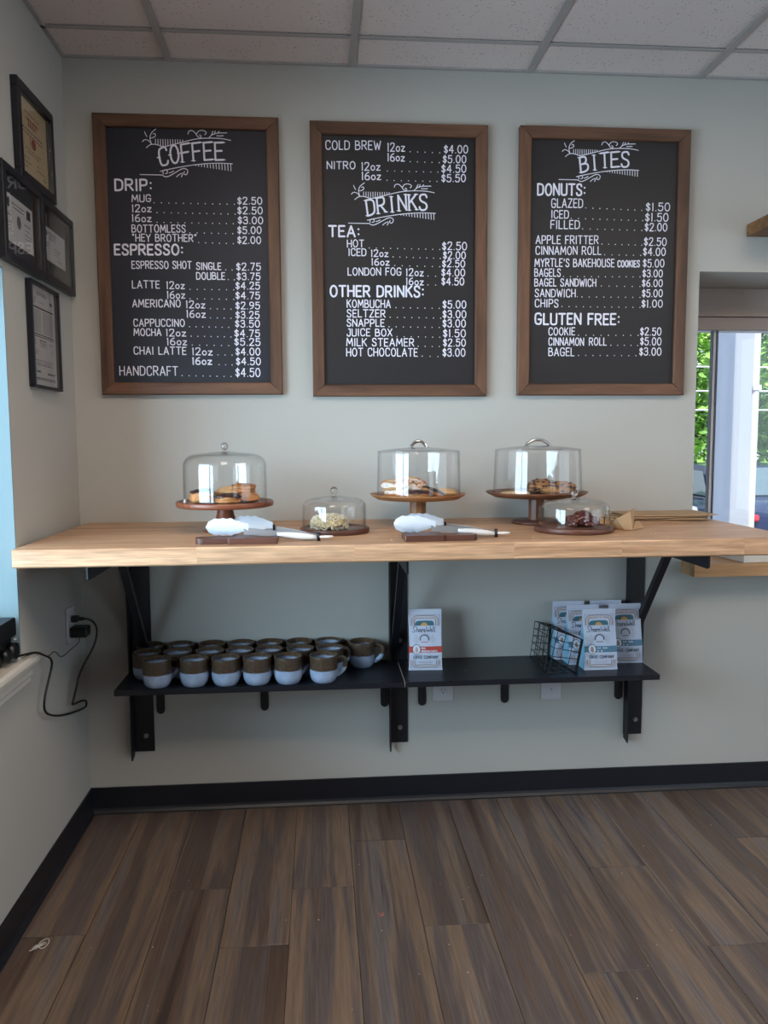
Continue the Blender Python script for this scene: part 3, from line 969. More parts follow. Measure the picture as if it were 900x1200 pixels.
TEXT_COFFEE = [
    ('DRIP:', 0.0619, 0.1862, 0.6723, 0.6743, 0.0411, 2.2), ('MUG', 0.1164, 0.1813, 0.638, 0.639, 0.0251, 1), ('12oz', 0.1153, 0.1817, 0.6048, 0.6057, 0.0259, 1), 
    ('16oz', 0.1142, 0.1807, 0.573, 0.5738, 0.0259, 1), ('BOTTOMLESS', 0.1131, 0.2925, 0.5388, 0.5409, 0.0268, 1), ('"HEY BROTHER"', 0.1135, 0.328, 0.5091, 0.5114, 0.0261, 1), 
    ('$2.50', 0.4661, 0.5499, 0.6363, 0.6375, 0.0253, 1), ('$2.50', 0.4654, 0.5509, 0.6042, 0.6053, 0.0254, 1), ('$3.00', 0.4662, 0.5518, 0.572, 0.5731, 0.0255, 1), 
    ('$5.00', 0.464, 0.5458, 0.5398, 0.5407, 0.0255, 1), ('$2.00', 0.4632, 0.5436, 0.5067, 0.5075, 0.0256, 1), ('.', 0.1902, 0.4562, 0.6372, 0.6369, 12), ('.', 0.199, 0.4578, 0.6055, 0.6048, 12), 
    ('.', 0.198, 0.451, 0.5736, 0.5733, 12), ('.', 0.3061, 0.4487, 0.5411, 0.5403, 7), ('.', 0.334, 0.4495, 0.5093, 0.5073, 6), ('ESPRESSO:', 0.053, 0.2829, 0.4636, 0.4657, 0.0387, 2.2), 
    ('ESPRESSO SHOT', 0.109, 0.3089, 0.4199, 0.4215, 0.0269, 1), ('SINGLE', 0.3233, 0.4078, 0.4187, 0.4193, 0.0256, 1), ('DOUBLE', 0.3224, 0.42, 0.3862, 0.3869, 0.0257, 1), 
    ('$2.75', 0.4575, 0.5411, 0.418, 0.4187, 0.0265, 1), ('$3.75', 0.4583, 0.539, 0.3862, 0.3868, 0.0258, 1), ('.', 0.4223, 0.4437, 0.4206, 0.4201, 2), ('.', 0.43, 0.4507, 0.3882, 0.3876, 2), 
    ('LATTE', 0.1084, 0.201, 0.3554, 0.3559, 0.027, 1), ('12oz', 0.2214, 0.2843, 0.3542, 0.3546, 0.0264, 1), ('16oz', 0.222, 0.285, 0.3225, 0.3228, 0.0265, 1), 
    ('$4.25', 0.4538, 0.5368, 0.355, 0.3555, 0.0259, 1), ('$4.75', 0.453, 0.5362, 0.3223, 0.3227, 0.0259, 1), ('.', 0.301, 0.4476, 0.3543, 0.3542, 7), ('.', 0.3002, 0.4469, 0.3232, 0.3223, 7), 
    ('AMERICANO', 0.107, 0.2689, 0.2928, 0.2935, 0.0272, 1), ('12oz', 0.2848, 0.3512, 0.2905, 0.2908, 0.0265, 1), ('16oz', 0.2855, 0.3519, 0.2593, 0.2595, 0.0266, 1), 
    ('$2.95', 0.4523, 0.5355, 0.2888, 0.2891, 0.0259, 1), ('$3.25', 0.4516, 0.5334, 0.2575, 0.2577, 0.0259, 1), ('.', 0.368, 0.437, 0.2904, 0.2894, 4), ('.', 0.3672, 0.4363, 0.2599, 0.2589, 4), 
    ('CAPPUCCINO', 0.1086, 0.2808, 0.2285, 0.2289, 0.0266, 1), ('$3.50', 0.4494, 0.5344, 0.2276, 0.2278, 0.026, 1), ('.', 0.2961, 0.4279, 0.2297, 0.2282, 7), 
    ('MOCHA', 0.1083, 0.2015, 0.1974, 0.1975, 0.0258, 1), ('12oz', 0.2152, 0.2845, 0.1964, 0.1965, 0.026, 1), ('16oz', 0.2173, 0.2867, 0.1667, 0.1667, 0.0259, 1), 
    ('$4.75', 0.4464, 0.5337, 0.1954, 0.1955, 0.026, 1), ('$5.25', 0.4457, 0.5347, 0.1661, 0.1662, 0.0262, 1), ('.', 0.3006, 0.4348, 0.1977, 0.1961, 7), ('.', 0.3036, 0.4265, 0.1678, 0.1668, 6), 
    ('CHAI LATTE', 0.1062, 0.2836, 0.1349, 0.1348, 0.0275, 1), ('12oz', 0.3011, 0.3718, 0.1333, 0.1333, 0.0261, 1), ('16oz', 0.3003, 0.3694, 0.101, 0.1009, 0.0269, 1.6), 
    ('$4.00', 0.4489, 0.5341, 0.1338, 0.1338, 0.0262, 1), ('$4.50', 0.4497, 0.535, 0.1006, 0.1005, 0.0263, 1), ('.', 0.3895, 0.4373, 0.1352, 0.1345, 3), ('.', 0.3926, 0.4365, 0.102, 0.1014, 3), 
    ('HANDCRAFT', 0.0569, 0.2533, 0.0645, 0.064, 0.0329, 1), ('$4.50', 0.4472, 0.5327, 0.0604, 0.0601, 0.0309, 1), ('.', 0.2663, 0.4318, 0.0648, 0.0619, 8), 
    ]
TEXT_DRINKS = [
    ('COLD BREW', 0.0518, 0.2413, 0.8283, 0.832, 0.0312, 1), ('12oz', 0.2615, 0.3239, 0.8272, 0.8284, 0.0299, 1), ('16oz', 0.2614, 0.3231, 0.795, 0.7962, 0.0277, 1), 
    ('$4.00', 0.4573, 0.5418, 0.8258, 0.8274, 0.0278, 1), ('$5.00', 0.4535, 0.5357, 0.7933, 0.7948, 0.0271, 1), ('.', 0.3411, 0.4432, 0.8291, 0.8277, 5), ('.', 0.3411, 0.4416, 0.7961, 0.7953, 5), 
    ('NITRO', 0.0557, 0.1539, 0.7651, 0.7668, 0.0268, 1), ('12oz', 0.1725, 0.2394, 0.7624, 0.7635, 0.0284, 1), ('16oz', 0.173, 0.2415, 0.7316, 0.7328, 0.0278, 1), 
    ('$4.50', 0.4488, 0.5358, 0.7615, 0.763, 0.0279, 1), ('$5.50', 0.4488, 0.5344, 0.7305, 0.7319, 0.0272, 1), ('.', 0.2628, 0.4369, 0.7636, 0.7635, 8), ('.', 0.2611, 0.4338, 0.7327, 0.7325, 8), 
    ('TEA:', 0.0585, 0.1676, 0.5403, 0.5415, 0.0409, 2.2), ('HOT', 0.122, 0.1814, 0.5071, 0.5077, 0.0266, 1), ('ICED', 0.1264, 0.1891, 0.4782, 0.4788, 0.0266, 1), 
    ('12oz', 0.2032, 0.2653, 0.4761, 0.4767, 0.0252, 1), ('$2.50', 0.4516, 0.5394, 0.5025, 0.5033, 0.0284, 1), ('$2.00', 0.4548, 0.5355, 0.4717, 0.4724, 0.027, 1), 
    ('.', 0.1987, 0.4436, 0.5066, 0.5047, 11), ('.', 0.2811, 0.4452, 0.4779, 0.4747, 8), ('16oz', 0.2046, 0.2692, 0.4475, 0.448, 0.0252, 1), ('$2.50', 0.4516, 0.5332, 0.4443, 0.445, 0.0255, 1), 
    ('.', 0.2865, 0.4437, 0.4485, 0.4465, 7), ('LONDON FOG', 0.1235, 0.3101, 0.4128, 0.4142, 0.0275, 1), ('12oz', 0.3244, 0.3879, 0.4128, 0.4132, 0.0269, 1), 
    ('16oz', 0.3243, 0.3879, 0.3819, 0.3823, 0.0262, 1), ('$4.00', 0.4493, 0.5333, 0.4134, 0.414, 0.027, 1), ('$4.50', 0.4493, 0.5303, 0.3832, 0.3837, 0.0271, 1), 
    ('.', 0.4023, 0.4293, 0.4144, 0.4139, 2), ('.', 0.4022, 0.4294, 0.3843, 0.3838, 2), ('OTHER DRINKS:', 0.0608, 0.3895, 0.3393, 0.341, 0.0414, 2.2), ('KOMBUCHA', 0.1193, 0.2725, 0.3036, 0.3043, 0.0285, 1), 
    ('SELTZER', 0.119, 0.2541, 0.2712, 0.2716, 0.0278, 1), ('SNAPPLE', 0.1187, 0.2507, 0.2395, 0.2398, 0.027, 1), ('JUICE BOX', 0.1184, 0.2776, 0.2069, 0.2071, 0.0271, 1), 
    ('MILK STEAMER', 0.1165, 0.3541, 0.1727, 0.1727, 0.0287, 1), ('HOT CHOCOLATE', 0.1161, 0.3669, 0.1384, 0.1382, 0.0296, 1), ('$5.00', 0.4535, 0.5378, 0.304, 0.3043, 0.028, 1), 
    ('$3.00', 0.4535, 0.538, 0.2705, 0.2707, 0.028, 1), ('$3.00', 0.4536, 0.5365, 0.2392, 0.2394, 0.0281, 1), ('$1.50', 0.4552, 0.5367, 0.2055, 0.2056, 0.0282, 1), 
    ('$2.50', 0.4553, 0.5368, 0.1733, 0.1734, 0.0275, 1), ('$3.00', 0.4537, 0.5353, 0.1387, 0.1387, 0.0291, 1), ('.', 0.2907, 0.4422, 0.3058, 0.3047, 7), ('.', 0.2699, 0.4471, 0.273, 0.2712, 8), 
    ('.', 0.2658, 0.4423, 0.2404, 0.2391, 8), ('.', 0.2935, 0.444, 0.207, 0.2055, 7), ('.', 0.3678, 0.4424, 0.1745, 0.1733, 4), ('.', 0.3822, 0.4376, 0.14, 0.1387, 3), 
    ]
TEXT_BITES = [
    ('DONUTS:', 0.064, 0.2383, 0.6879, 0.6906, 0.0429, 2.2), ('GLAZED', 0.1147, 0.2293, 0.6481, 0.6497, 0.0323, 1), ('ICED', 0.1152, 0.1794, 0.6119, 0.6127, 0.0293, 1), 
    ('FILLED', 0.1133, 0.2192, 0.5763, 0.5776, 0.0309, 1), ('$1.50', 0.4553, 0.5439, 0.6425, 0.6438, 0.0296, 1), ('$1.50', 0.4537, 0.5391, 0.6075, 0.6086, 0.0296, 1), 
    ('$2.00', 0.4529, 0.5359, 0.5739, 0.5749, 0.0289, 1), ('.', 0.2391, 0.4411, 0.6503, 0.6454, 9), ('.', 0.1875, 0.4453, 0.6139, 0.6104, 11), ('.', 0.229, 0.4429, 0.5789, 0.5769, 9), 
    ('APPLE FRITTER', 0.0612, 0.2873, 0.5244, 0.5268, 0.0302, 1), ('CINNAMON ROLL', 0.0609, 0.298, 0.488, 0.4902, 0.0302, 1), ('$2.50', 0.4517, 0.5348, 0.5238, 0.5246, 0.0289, 1), 
    ('$4.00', 0.4493, 0.5325, 0.4892, 0.49, 0.029, 1), ('.', 0.2996, 0.4442, 0.5279, 0.526, 7), ('.', 0.3103, 0.4409, 0.4913, 0.4907, 6), ("MYRTLE'S BAKEHOUSE", 0.0582, 0.3467, 0.4463, 0.4487, 0.0296, 1), 
    ('COOKIES', 0.3566, 0.4395, 0.4484, 0.4491, 0.0251, 1.5), ('$5.00', 0.4495, 0.5286, 0.4495, 0.4501, 0.0291, 1), ('BAGELS', 0.0578, 0.1533, 0.4128, 0.4135, 0.0288, 1), 
    ('$3.00', 0.4487, 0.5238, 0.4148, 0.4153, 0.0276, 1), ('.', 0.1631, 0.4403, 0.4147, 0.4163, 12), ('BAGEL SANDWICH', 0.0582, 0.282, 0.3792, 0.3806, 0.0281, 1), 
    ('$6.00', 0.4479, 0.5247, 0.3816, 0.3821, 0.0268, 1), ('.', 0.3002, 0.4412, 0.3832, 0.3831, 6), ('SANDWICH.', 0.0603, 0.2168, 0.3424, 0.3432, 0.029, 1), 
    ('$5.00', 0.4488, 0.5257, 0.3459, 0.3463, 0.0278, 1), ('.', 0.2308, 0.4421, 0.3447, 0.3451, 9), ('CHIPS', 0.0607, 0.1467, 0.307, 0.3074, 0.0291, 1), ('$1.00', 0.4481, 0.5267, 0.3094, 0.3097, 0.0278, 1), 
    ('.', 0.159, 0.443, 0.311, 0.3102, 12), ('GLUTEN FREE:', 0.0599, 0.3711, 0.2464, 0.2472, 0.0425, 2.2), ('COOKIE', 0.1112, 0.2084, 0.2103, 0.2105, 0.0285, 1), 
    ('$2.50', 0.4455, 0.5244, 0.2113, 0.2114, 0.0288, 1), ('.', 0.2208, 0.4388, 0.2117, 0.2121, 9), ('CINNAMON', 0.1117, 0.2414, 0.1746, 0.1747, 0.0286, 1), 
    ('ROLL', 0.2588, 0.3244, 0.1752, 0.1753, 0.0287, 1), ('$5.00', 0.4464, 0.5254, 0.1769, 0.1769, 0.0288, 1), ('.', 0.3394, 0.438, 0.1772, 0.1768, 5), ('BAGEL', 0.1122, 0.2072, 0.138, 0.138, 0.0303, 1), 
    ('$3.00', 0.444, 0.5264, 0.1407, 0.1407, 0.0289, 1), ('.', 0.2221, 0.4322, 0.1408, 0.1407, 9), ]


# ornament of the menu titles, drawn in a 780 x 400 box
ORN = ['c90,210 115,188 135,180 175,180 230,200', 'c230,200 330,175 450,140 540,122 650,117 730,120 795,133',
       'c200,400 300,375 400,355 500,338 620,325 720,322 805,325', 'c32,430 120,430 215,430',
       'c215,430 240,447 275,438 330,405 390,370 425,378 432,400 415,428 392,415 402,398', 'c225,420 220,396 242,385 262,396 258,416 242,418',
       'c275,412 295,405 312,395', 'c335,442 360,420 385,412', 'c375,442 382,430 385,422',
       'c135,180 120,130 135,85 175,55', 'c122,130 150,127 173,110 165,90 150,97', 'c60,160 80,140 112,150 135,180', 'c80,80 88,102 98,118',
       'c440,90 445,65 475,58 500,78 520,110 545,120 552,102 535,95', 'c510,90 530,58 572,55 597,75 580,92', 'c615,115 640,90 680,75 765,72',
       'c635,95 642,78 650,60', 'c660,85 664,72 670,60', 'c690,75 695,68 700,60', 'c680,98 708,99 735,96']


def menu_title(mb_l, mb_o, word, fx0, fz0, fx1, fz1, mp):
    W_, H_ = fx1 - fx0, fz1 - fz0

    def tr(x, y):
        return fx0 + (x - 30) / 780 * W_, fz0 + (1 - (y - 45) / 400) * H_
    for s in ORN:
        ribbon(mb_o, [tr(*p) for p in parse(s)], 0.0026, mp)
    for i in range(12):
        x = 168 + i * 20.5
        yb = 182 + (x - 168) * 0.3 if x < 230 else 200 - (x - 230) * 0.27
        ribbon(mb_o, [tr(x, 136), tr(x, min(yb, 198))], 0.0022, mp, cap=False)
    for i in range(13):
        x = 496 + i * 24.6
        ribbon(mb_o, [tr(x, 336 - (x - 496) * 0.035), tr(x + 2, 350 + (x - 496) * 0.125)], 0.0024, mp, cap=False)
    n = len(word)
    a, b = (0.195, 0.915) if n == 6 else (0.245, 0.885)
    cell = (b - a) / n
    for i, c in enumerate(word):
        gw, st = GL[c]
        wd_ = cell * 0.72 if c != 'I' else cell * 0.2
        xa = a + cell * i + (cell - wd_) / 2
        tilt = 0.20 * (1 - i / (n - 1)) + 0.02
        z_b = 0.215 + 0.155 * sin(pi / 2 * i / (n - 1)) ** 0.85
        hh = 0.355

        def L2(p):
            X = xa + p[0] / gw * wd_
            lean = -(p[1] - .5) * tilt * 0.10
            rise = 0.05 * (1 - i / n) * (p[0] / gw) if c != 'I' else 0
            return fx0 + (X + lean) * W_, fz0 + (z_b + p[1] * hh + rise) * H_
        for s in st:
            ribbon(mb_l, [L2(p) for p in s], 0.0062, mp)
        for s in st:                                       # small serifs and mid spurs
            for e in (s[0], s[-1]):
                if c in 'FETIRKNDB' and (abs(e[1]) < .01 or abs(e[1] - 1) < .01):
                    q = L2(e)
                    ribbon(mb_l, [(q[0] - .006, q[1]), (q[0] + .006, q[1])], 0.003, mp)
        if c in 'CO':
            q = L2((0, .5)); ribbon(mb_l, [(q[0] - .006, q[1]), (q[0] + .003, q[1])], 0.004, mp)
        if c == 'O':
            q = L2((gw, .5)); ribbon(mb_l, [(q[0] - .003, q[1]), (q[0] + .006, q[1])], 0.004, mp)


def menu_board(label, bx, bz, panel, text, word, frame):
    W_, H_, t, fd = 0.6083, 0.9184, 0.041, 0.026
    b = thing('menu_board', label, 'menu board', (bx, 0, bz), 0, 'framed chalkboard menus on the back wall')
    q = MB(); q.box(0.012, W_ - 0.012, -0.012, -0.001, 0.012, H_ - 0.012); q.build('chalk_panel', panel, b)
    c_ = 0.003

    def stick(name, poly, m):
        q = MB()
        n = len(poly)
        cx_ = sum(p[0] for p in poly) / n; cz_ = sum(p[1] for p in poly) / n
        back = [(p[0], -0.001, p[1]) for p in poly]
        mid = [(p[0], -fd + c_, p[1]) for p in poly]
        inn = []
        for p in poly:
            dx = c_ if p[0] < cx_ else -c_; dz = c_ if p[1] < cz_ else -c_
            if name == 'frame_rail': dx = 0
            else: dz = 0
            inn.append((p[0] + dx, -fd, p[1] + dz))
        q.add(back + mid + inn, [(0, 1, 2, 3), (11, 10, 9, 8)] + [(k, (k + 1) % 4, 4 + (k + 1) % 4, 4 + k) for k in range(4)] + [(4 + k, 4 + (k + 1) % 4, 8 + (k + 1) % 4, 8 + k) for k in range(4)])
        centred2(q, name, m, b)
    e = 0.0004
    stick('frame_rail', [(e, 0), (W_ - e, 0), (W_ - t - e, t), (t + e, t)], MAT['frameh'])
    stick('frame_rail', [(t + e, H_ - t), (W_ - t - e, H_ - t), (W_ - e, H_), (e, H_)], MAT['frameh'])
    stick('frame_stile', [(0, e), (t, t + e), (t, H_ - t - e), (0, H_ - e)], MAT['framev'])
    stick('frame_stile', [(W_ - t, t + e), (W_, e), (W_, H_ - e), (W_ - t, H_ - t - e)], MAT['framev'])
    mp = lambda x, z: (x, -0.0124, z)
    ml, mo, mt = MB(), MB(), MB()
    menu_title(mt, mo, word, *frame, mp)
    for e_ in text:
        if e_[0] == '.':
            _, xa, xb, za, zb, n = e_
            for k in range(n):
                x = xa + (xb - xa) * k / (n - 1); z = za + (zb - za) * k / (n - 1)
                ml.add([mp(x + 0.0019 * cos(pi * q_ / 3), z + 0.0019 * sin(pi * q_ / 3)) for q_ in range(6)], [tuple(range(6))])
        else:
            tx, xa, xb, za, zb, h, wt = e_
            wd = {1: 0.0034, 1.5: 0.0038, 1.6: 0.0042, 2.2: 0.0062}[wt]
            letters(ml, tx, xa + wd / 2, xb - wd / 2, za + wd / 2, zb + wd / 2, h - wd, wd, mp)
    mt.build('title_lettering', MAT['chalk'], b)
    mo.build('scroll_ornament', MAT['chalk'], b)
    ml.build('menu_lettering', MAT['chalk'], b)
    return b


def centred2(mb, name, mats, parent):
    """local-space version of centred(): vertices already relative to the parent"""
    xs_ = [p[0] for p in mb.v]; ys_ = [p[1] for p in mb.v]; zs_ = [p[2] for p in mb.v]
    c = Vector(((min(xs_) + max(xs_)) / 2, (min(ys_) + max(ys_)) / 2, (min(zs_) + max(zs_)) / 2))
    mb.v = [tuple(Vector(p) - c) for p in mb.v]
    return mb.build(name, mats, parent, loc=c)


menu_board('tall framed chalkboard headed COFFEE, nearest the corner', 0.0966, 1.4868, MAT['board_a'], TEXT_COFFEE, 'COFFEE', (0.1467, 0.7218, 0.4541, 0.8792))
menu_board('tall framed chalkboard headed DRINKS, the middle one of three', 0.8095, 1.4800, MAT['board_b'], TEXT_DRINKS, 'DRINKS', (0.1274, 0.5830, 0.4299, 0.7263))
menu_board('tall framed chalkboard headed BITES, beside the window', 1.5299, 1.4835, MAT['board_b'], TEXT_BITES, 'BITES', (0.1409, 0.7392, 0.4286, 0.8796))


# ------------------------------------------------------------------ the long hardwood counter: glued staves
CZ1, CZ0 = 1.047, 0.998
X0c, X1c, YFc = 0.024, 2.19, -0.676
counter = thing('counter', 'long thick butcher-block counter of oiled hardwood on black brackets', 'counter', (X0c, 0, CZ0))
rs = random.Random(11)
rows = 13
sw = -YFc / rows
for r in range(rows):
    y1_, y0_ = -r * sw, -(r + 1) * sw
    x = X0c
    first = True
    cuts = {12: [0.50, 0.92, 1.36, 1.665, 2.02]}.get(r)
    while x < X1c - 1e-4:
        if cuts:
            nx = next((c_ for c_ in cuts if c_ > x + 1e-3), X1c)
        else:
            nx = x + (rs.uniform(0.15, 0.5) if first else rs.uniform(0.38, 0.75))
        if nx > X1c - 0.12:
            nx = X1c
        first = False
        q = MB()
        if r == rows - 1:
            e_ = 0.004
            sec = [(y0_ + e_, CZ0), (y0_, CZ0 + e_), (y0_, CZ1 - e_), (y0_ + 0.0015, CZ1 - 0.0012), (y0_ + e_, CZ1), (y1_, CZ1), (y1_, CZ0)]
            q.prism(sec, 'x', x + .0001, nx - .0001)
        else:
            q.box(x + .0001, nx - .0001, y0_ + .0001, y1_ - .0001, CZ0, CZ1)
        centred(q, 'stave', MAT['counter'], counter)
        x = nx


# ------------------------------------------------------------------ shelf boards and brackets
def rounded_end(x0, x1, z0, z1, n=6):
    r = (x1 - x0) / 2
    c_ = (x0 + x1) / 2
    return [(x1, z1), (x0, z1)] + [(c_ - r * cos(pi * k / n), z0 + r - r * sin(pi * k / n)) for k in range(n + 1)]


sh = thing('shelf', 'black shelf board under the counter that carries the mugs', 'shelf', (0.165, 0, 0.517), 0, 'black shelf boards under the counter')
q = MB(); q.prism([(0.165, -0.275), (1.0985, -0.275), (1.0985, -0.044), (1.069, -0.044), (1.069, -0.002), (0.231, -0.002), (0.231, -0.0075), (0.165, -0.0075)], 'z', 0.517, 0.535); q.build('shelf_board', MAT['shelfblk'], sh, world=True)
q = MB(); q.box(1.0985, 1.1005, -0.274, -0.044, 0.5175, 0.5352); q.build('raw_edge', MAT['rawedge'], sh, world=True)
sh2 = thing('shelf', 'black shelf board under the counter that carries the coffee bags', 'shelf', (1.103, 0, 0.517), 0, 'black shelf boards under the counter')
q = MB(); q.prism([(1.103, -0.275), (1.965, -0.275), (1.965, -0.044), (1.948, -0.044), (1.948, -0.002), (1.140, -0.002), (1.140, -0.0075), (1.103, -0.0075)], 'z', 0.517, 0.535); q.build('shelf_board', MAT['shelfblk'], sh2, world=True)

for (xa, tag_) in ((0.254, 'black shelf support under the mugs, nearest the corner'), (0.621, 'black shelf support under the middle of the mug shelf'), (1.0535, 'black shelf support just left of the centre counter bracket'),
                   (1.191, 'black shelf support just right of the centre counter bracket, under the single coffee bag'), (1.498, 'black shelf support between the two white wall plates'), (1.929, 'black shelf support just left of the right counter bracket')):
    t = thing('shelf_bracket', tag_, 'bracket', (xa, 0, 0.36), 0, 'small black supports under the shelf boards')
    q = MB(); q.prism(rounded_end(-0.0145, 0.0145, 0.0, 0.153), 'y', -0.005, -0.0008); q.build('wall_leg', MAT['black'], t)
    q = MB(); q.prism([(-0.0145, -0.005), (-0.0145, -0.21), (-0.008, -0.222), (0.008, -0.222), (0.0145, -0.21), (0.0145, -0.005)], 'z', 0.153, 0.1568); q.build('shelf_leg', MAT['black'], t)
    q = MB(); q.cyl((0, -0.0075, 0.045), 0.004, 0.0025, 8, 'y'); q.build('screw', MAT['black'], t)


def counter_bracket(x0, x1, xa, label, bolts):
    t = thing('counter_bracket', label, 'bracket', (x0, 0, 0.225), 0, 'large black steel brackets carrying the counter')
    def at(q, n_, m=MAT['black']): return q.build(n_, m, t, world=True)
    q = MB(); q.box(x0, x1, -0.006, -0.0008, 0.225, 0.9975, bev=0.0008); at(q, 'wall_plate')
    q = MB(); q.prism([(-0.006, 0.215), (-0.042, 0.205), (-0.042, 0.9975), (-0.006, 0.9975)], 'x', x0, x0 + 0.005); at(q, 'wall_flange')
    q = MB(); q.box(xa - 0.005, xa + 0.055, -0.61, -0.006, 0.9925, 0.9975); at(q, 'arm_plate')
    q = MB(); q.prism([(-0.042, 0.9925), (-0.61, 0.9925), (-0.61, 0.954), (-0.602, 0.950), (-0.042, 0.950)], 'x', xa, xa + 0.005); at(q, 'arm_flange')
    q = MB()
    xs0 = xa + 0.008
    q.prism([(-0.345, 0.9925), (-0.322, 0.9925), (-0.006, 0.596), (-0.006, 0.560)], 'x', xs0, xs0 + 0.024)
    at(q, 'strut')
    for (bx, bz) in bolts:
        q = MB(); q.cyl((bx, -0.010, bz), 0.0085, 0.004, 14, 'y'); q.cyl((bx, -0.0125, bz), 0.005, 0.0025, 10, 'y'); at(q, 'bolt', MAT['bolt'])
    return t


counter_bracket(0.155, 0.229, 0.192, 'black steel counter bracket nearest the corner, behind the mugs', [(0.201, 0.283), (0.201, 0.93)])
counter_bracket(1.070, 1.138, 1.070, 'black steel counter bracket at the centre, where the two shelf boards meet', [(1.110, 0.606), (1.110, 0.282)])
counter_bracket(1.950, 2.020, 1.950, 'black steel counter bracket nearest the window, behind the cluster of coffee bags', [(1.995, 0.282), (1.995, 0.70)])


# ------------------------------------------------------------------ mugs
def make_mug():
    t = thing('mug', 'x', 'mug', (0, 0, 0), 0, 'two-tone stoneware mugs on the shelf')
    q = MB()
    out = [(0.0, 0.0), (0.031, 0.0), (0.034, 0.002), (0.040, 0.009), (0.0445, 0.020), (0.0462, 0.034), (0.0458, 0.055), (0.0455, 0.075), (0.0462, 0.088), (0.0455, 0.0905),
           (0.0435, 0.0905), (0.0425, 0.088)]
    q.lathe(out, 32)
    q.build('mug_body', MAT['mug'], t)
    q = MB()
    q.lathe([(0.0425, 0.088), (0.0418, 0.075), (0.0420, 0.050), (0.0415, 0.030), (0.037, 0.013), (0.025, 0.008), (0.0, 0.0075)], 32)
    q.build('inner_glaze', MAT['muginside'], t)
    q = MB()
    hp = chaikin([(0.044, 0.076), (0.060, 0.079), (0.073, 0.070), (0.075, 0.052), (0.066, 0.032), (0.043, 0.018)], 3)
    q.tube([(a, 0, b) for a, b in hp], 0.0048, 8, flat=1.7)
    q.build('handle', MAT['mug'], t)
    return t


mug0 = make_mug()
mug_spots = []
for i, x in enumerate((0.295, 0.414, 0.5155, 0.617, 0.718, 0.834)): mug_spots.append((x, -0.238, 'front', i, (R(35), R(32), R(33), R(34), R(31), R(12))[i]))
for i, x in enumerate((0.243, 0.345, 0.452, 0.552, 0.650, 0.755, 0.856)): mug_spots.append((x, -0.145, 'middle', i, R(28 + 2 * (i % 3))))
for i, x in enumerate((0.236, 0.338, 0.446, 0.546, 0.646, 0.748, 0.850)): mug_spots.append((x, -0.0505, 'back', i, R(20 + 3 * (i % 3))))
mug_spots.append((0.968, -0.075, 'far', 0, R(-8)))
ordn = ['leftmost', 'second from left', 'third from left', 'fourth from left', 'fifth from left', 'sixth from left', 'seventh from left']
for k, (x, y, row, i, rz) in enumerate(mug_spots):
    m_ = mug0 if k == 0 else copy_tree(mug0)
    m_.location = (x, y, 0.5352)
    m_.rotation_euler = (0, 0, rz)
    if row == 'far':
        m_['label'] = 'brown and pale blue mug standing apart at the right end beside the centre bracket'
    elif row == 'front' and i == 5:
        m_['label'] = 'brown and pale blue mug at the right end of the front row, handle fully visible'
    else:
        m_['label'] = 'brown and pale blue stoneware mug, %s in the %s row' % (ordn[i], row)


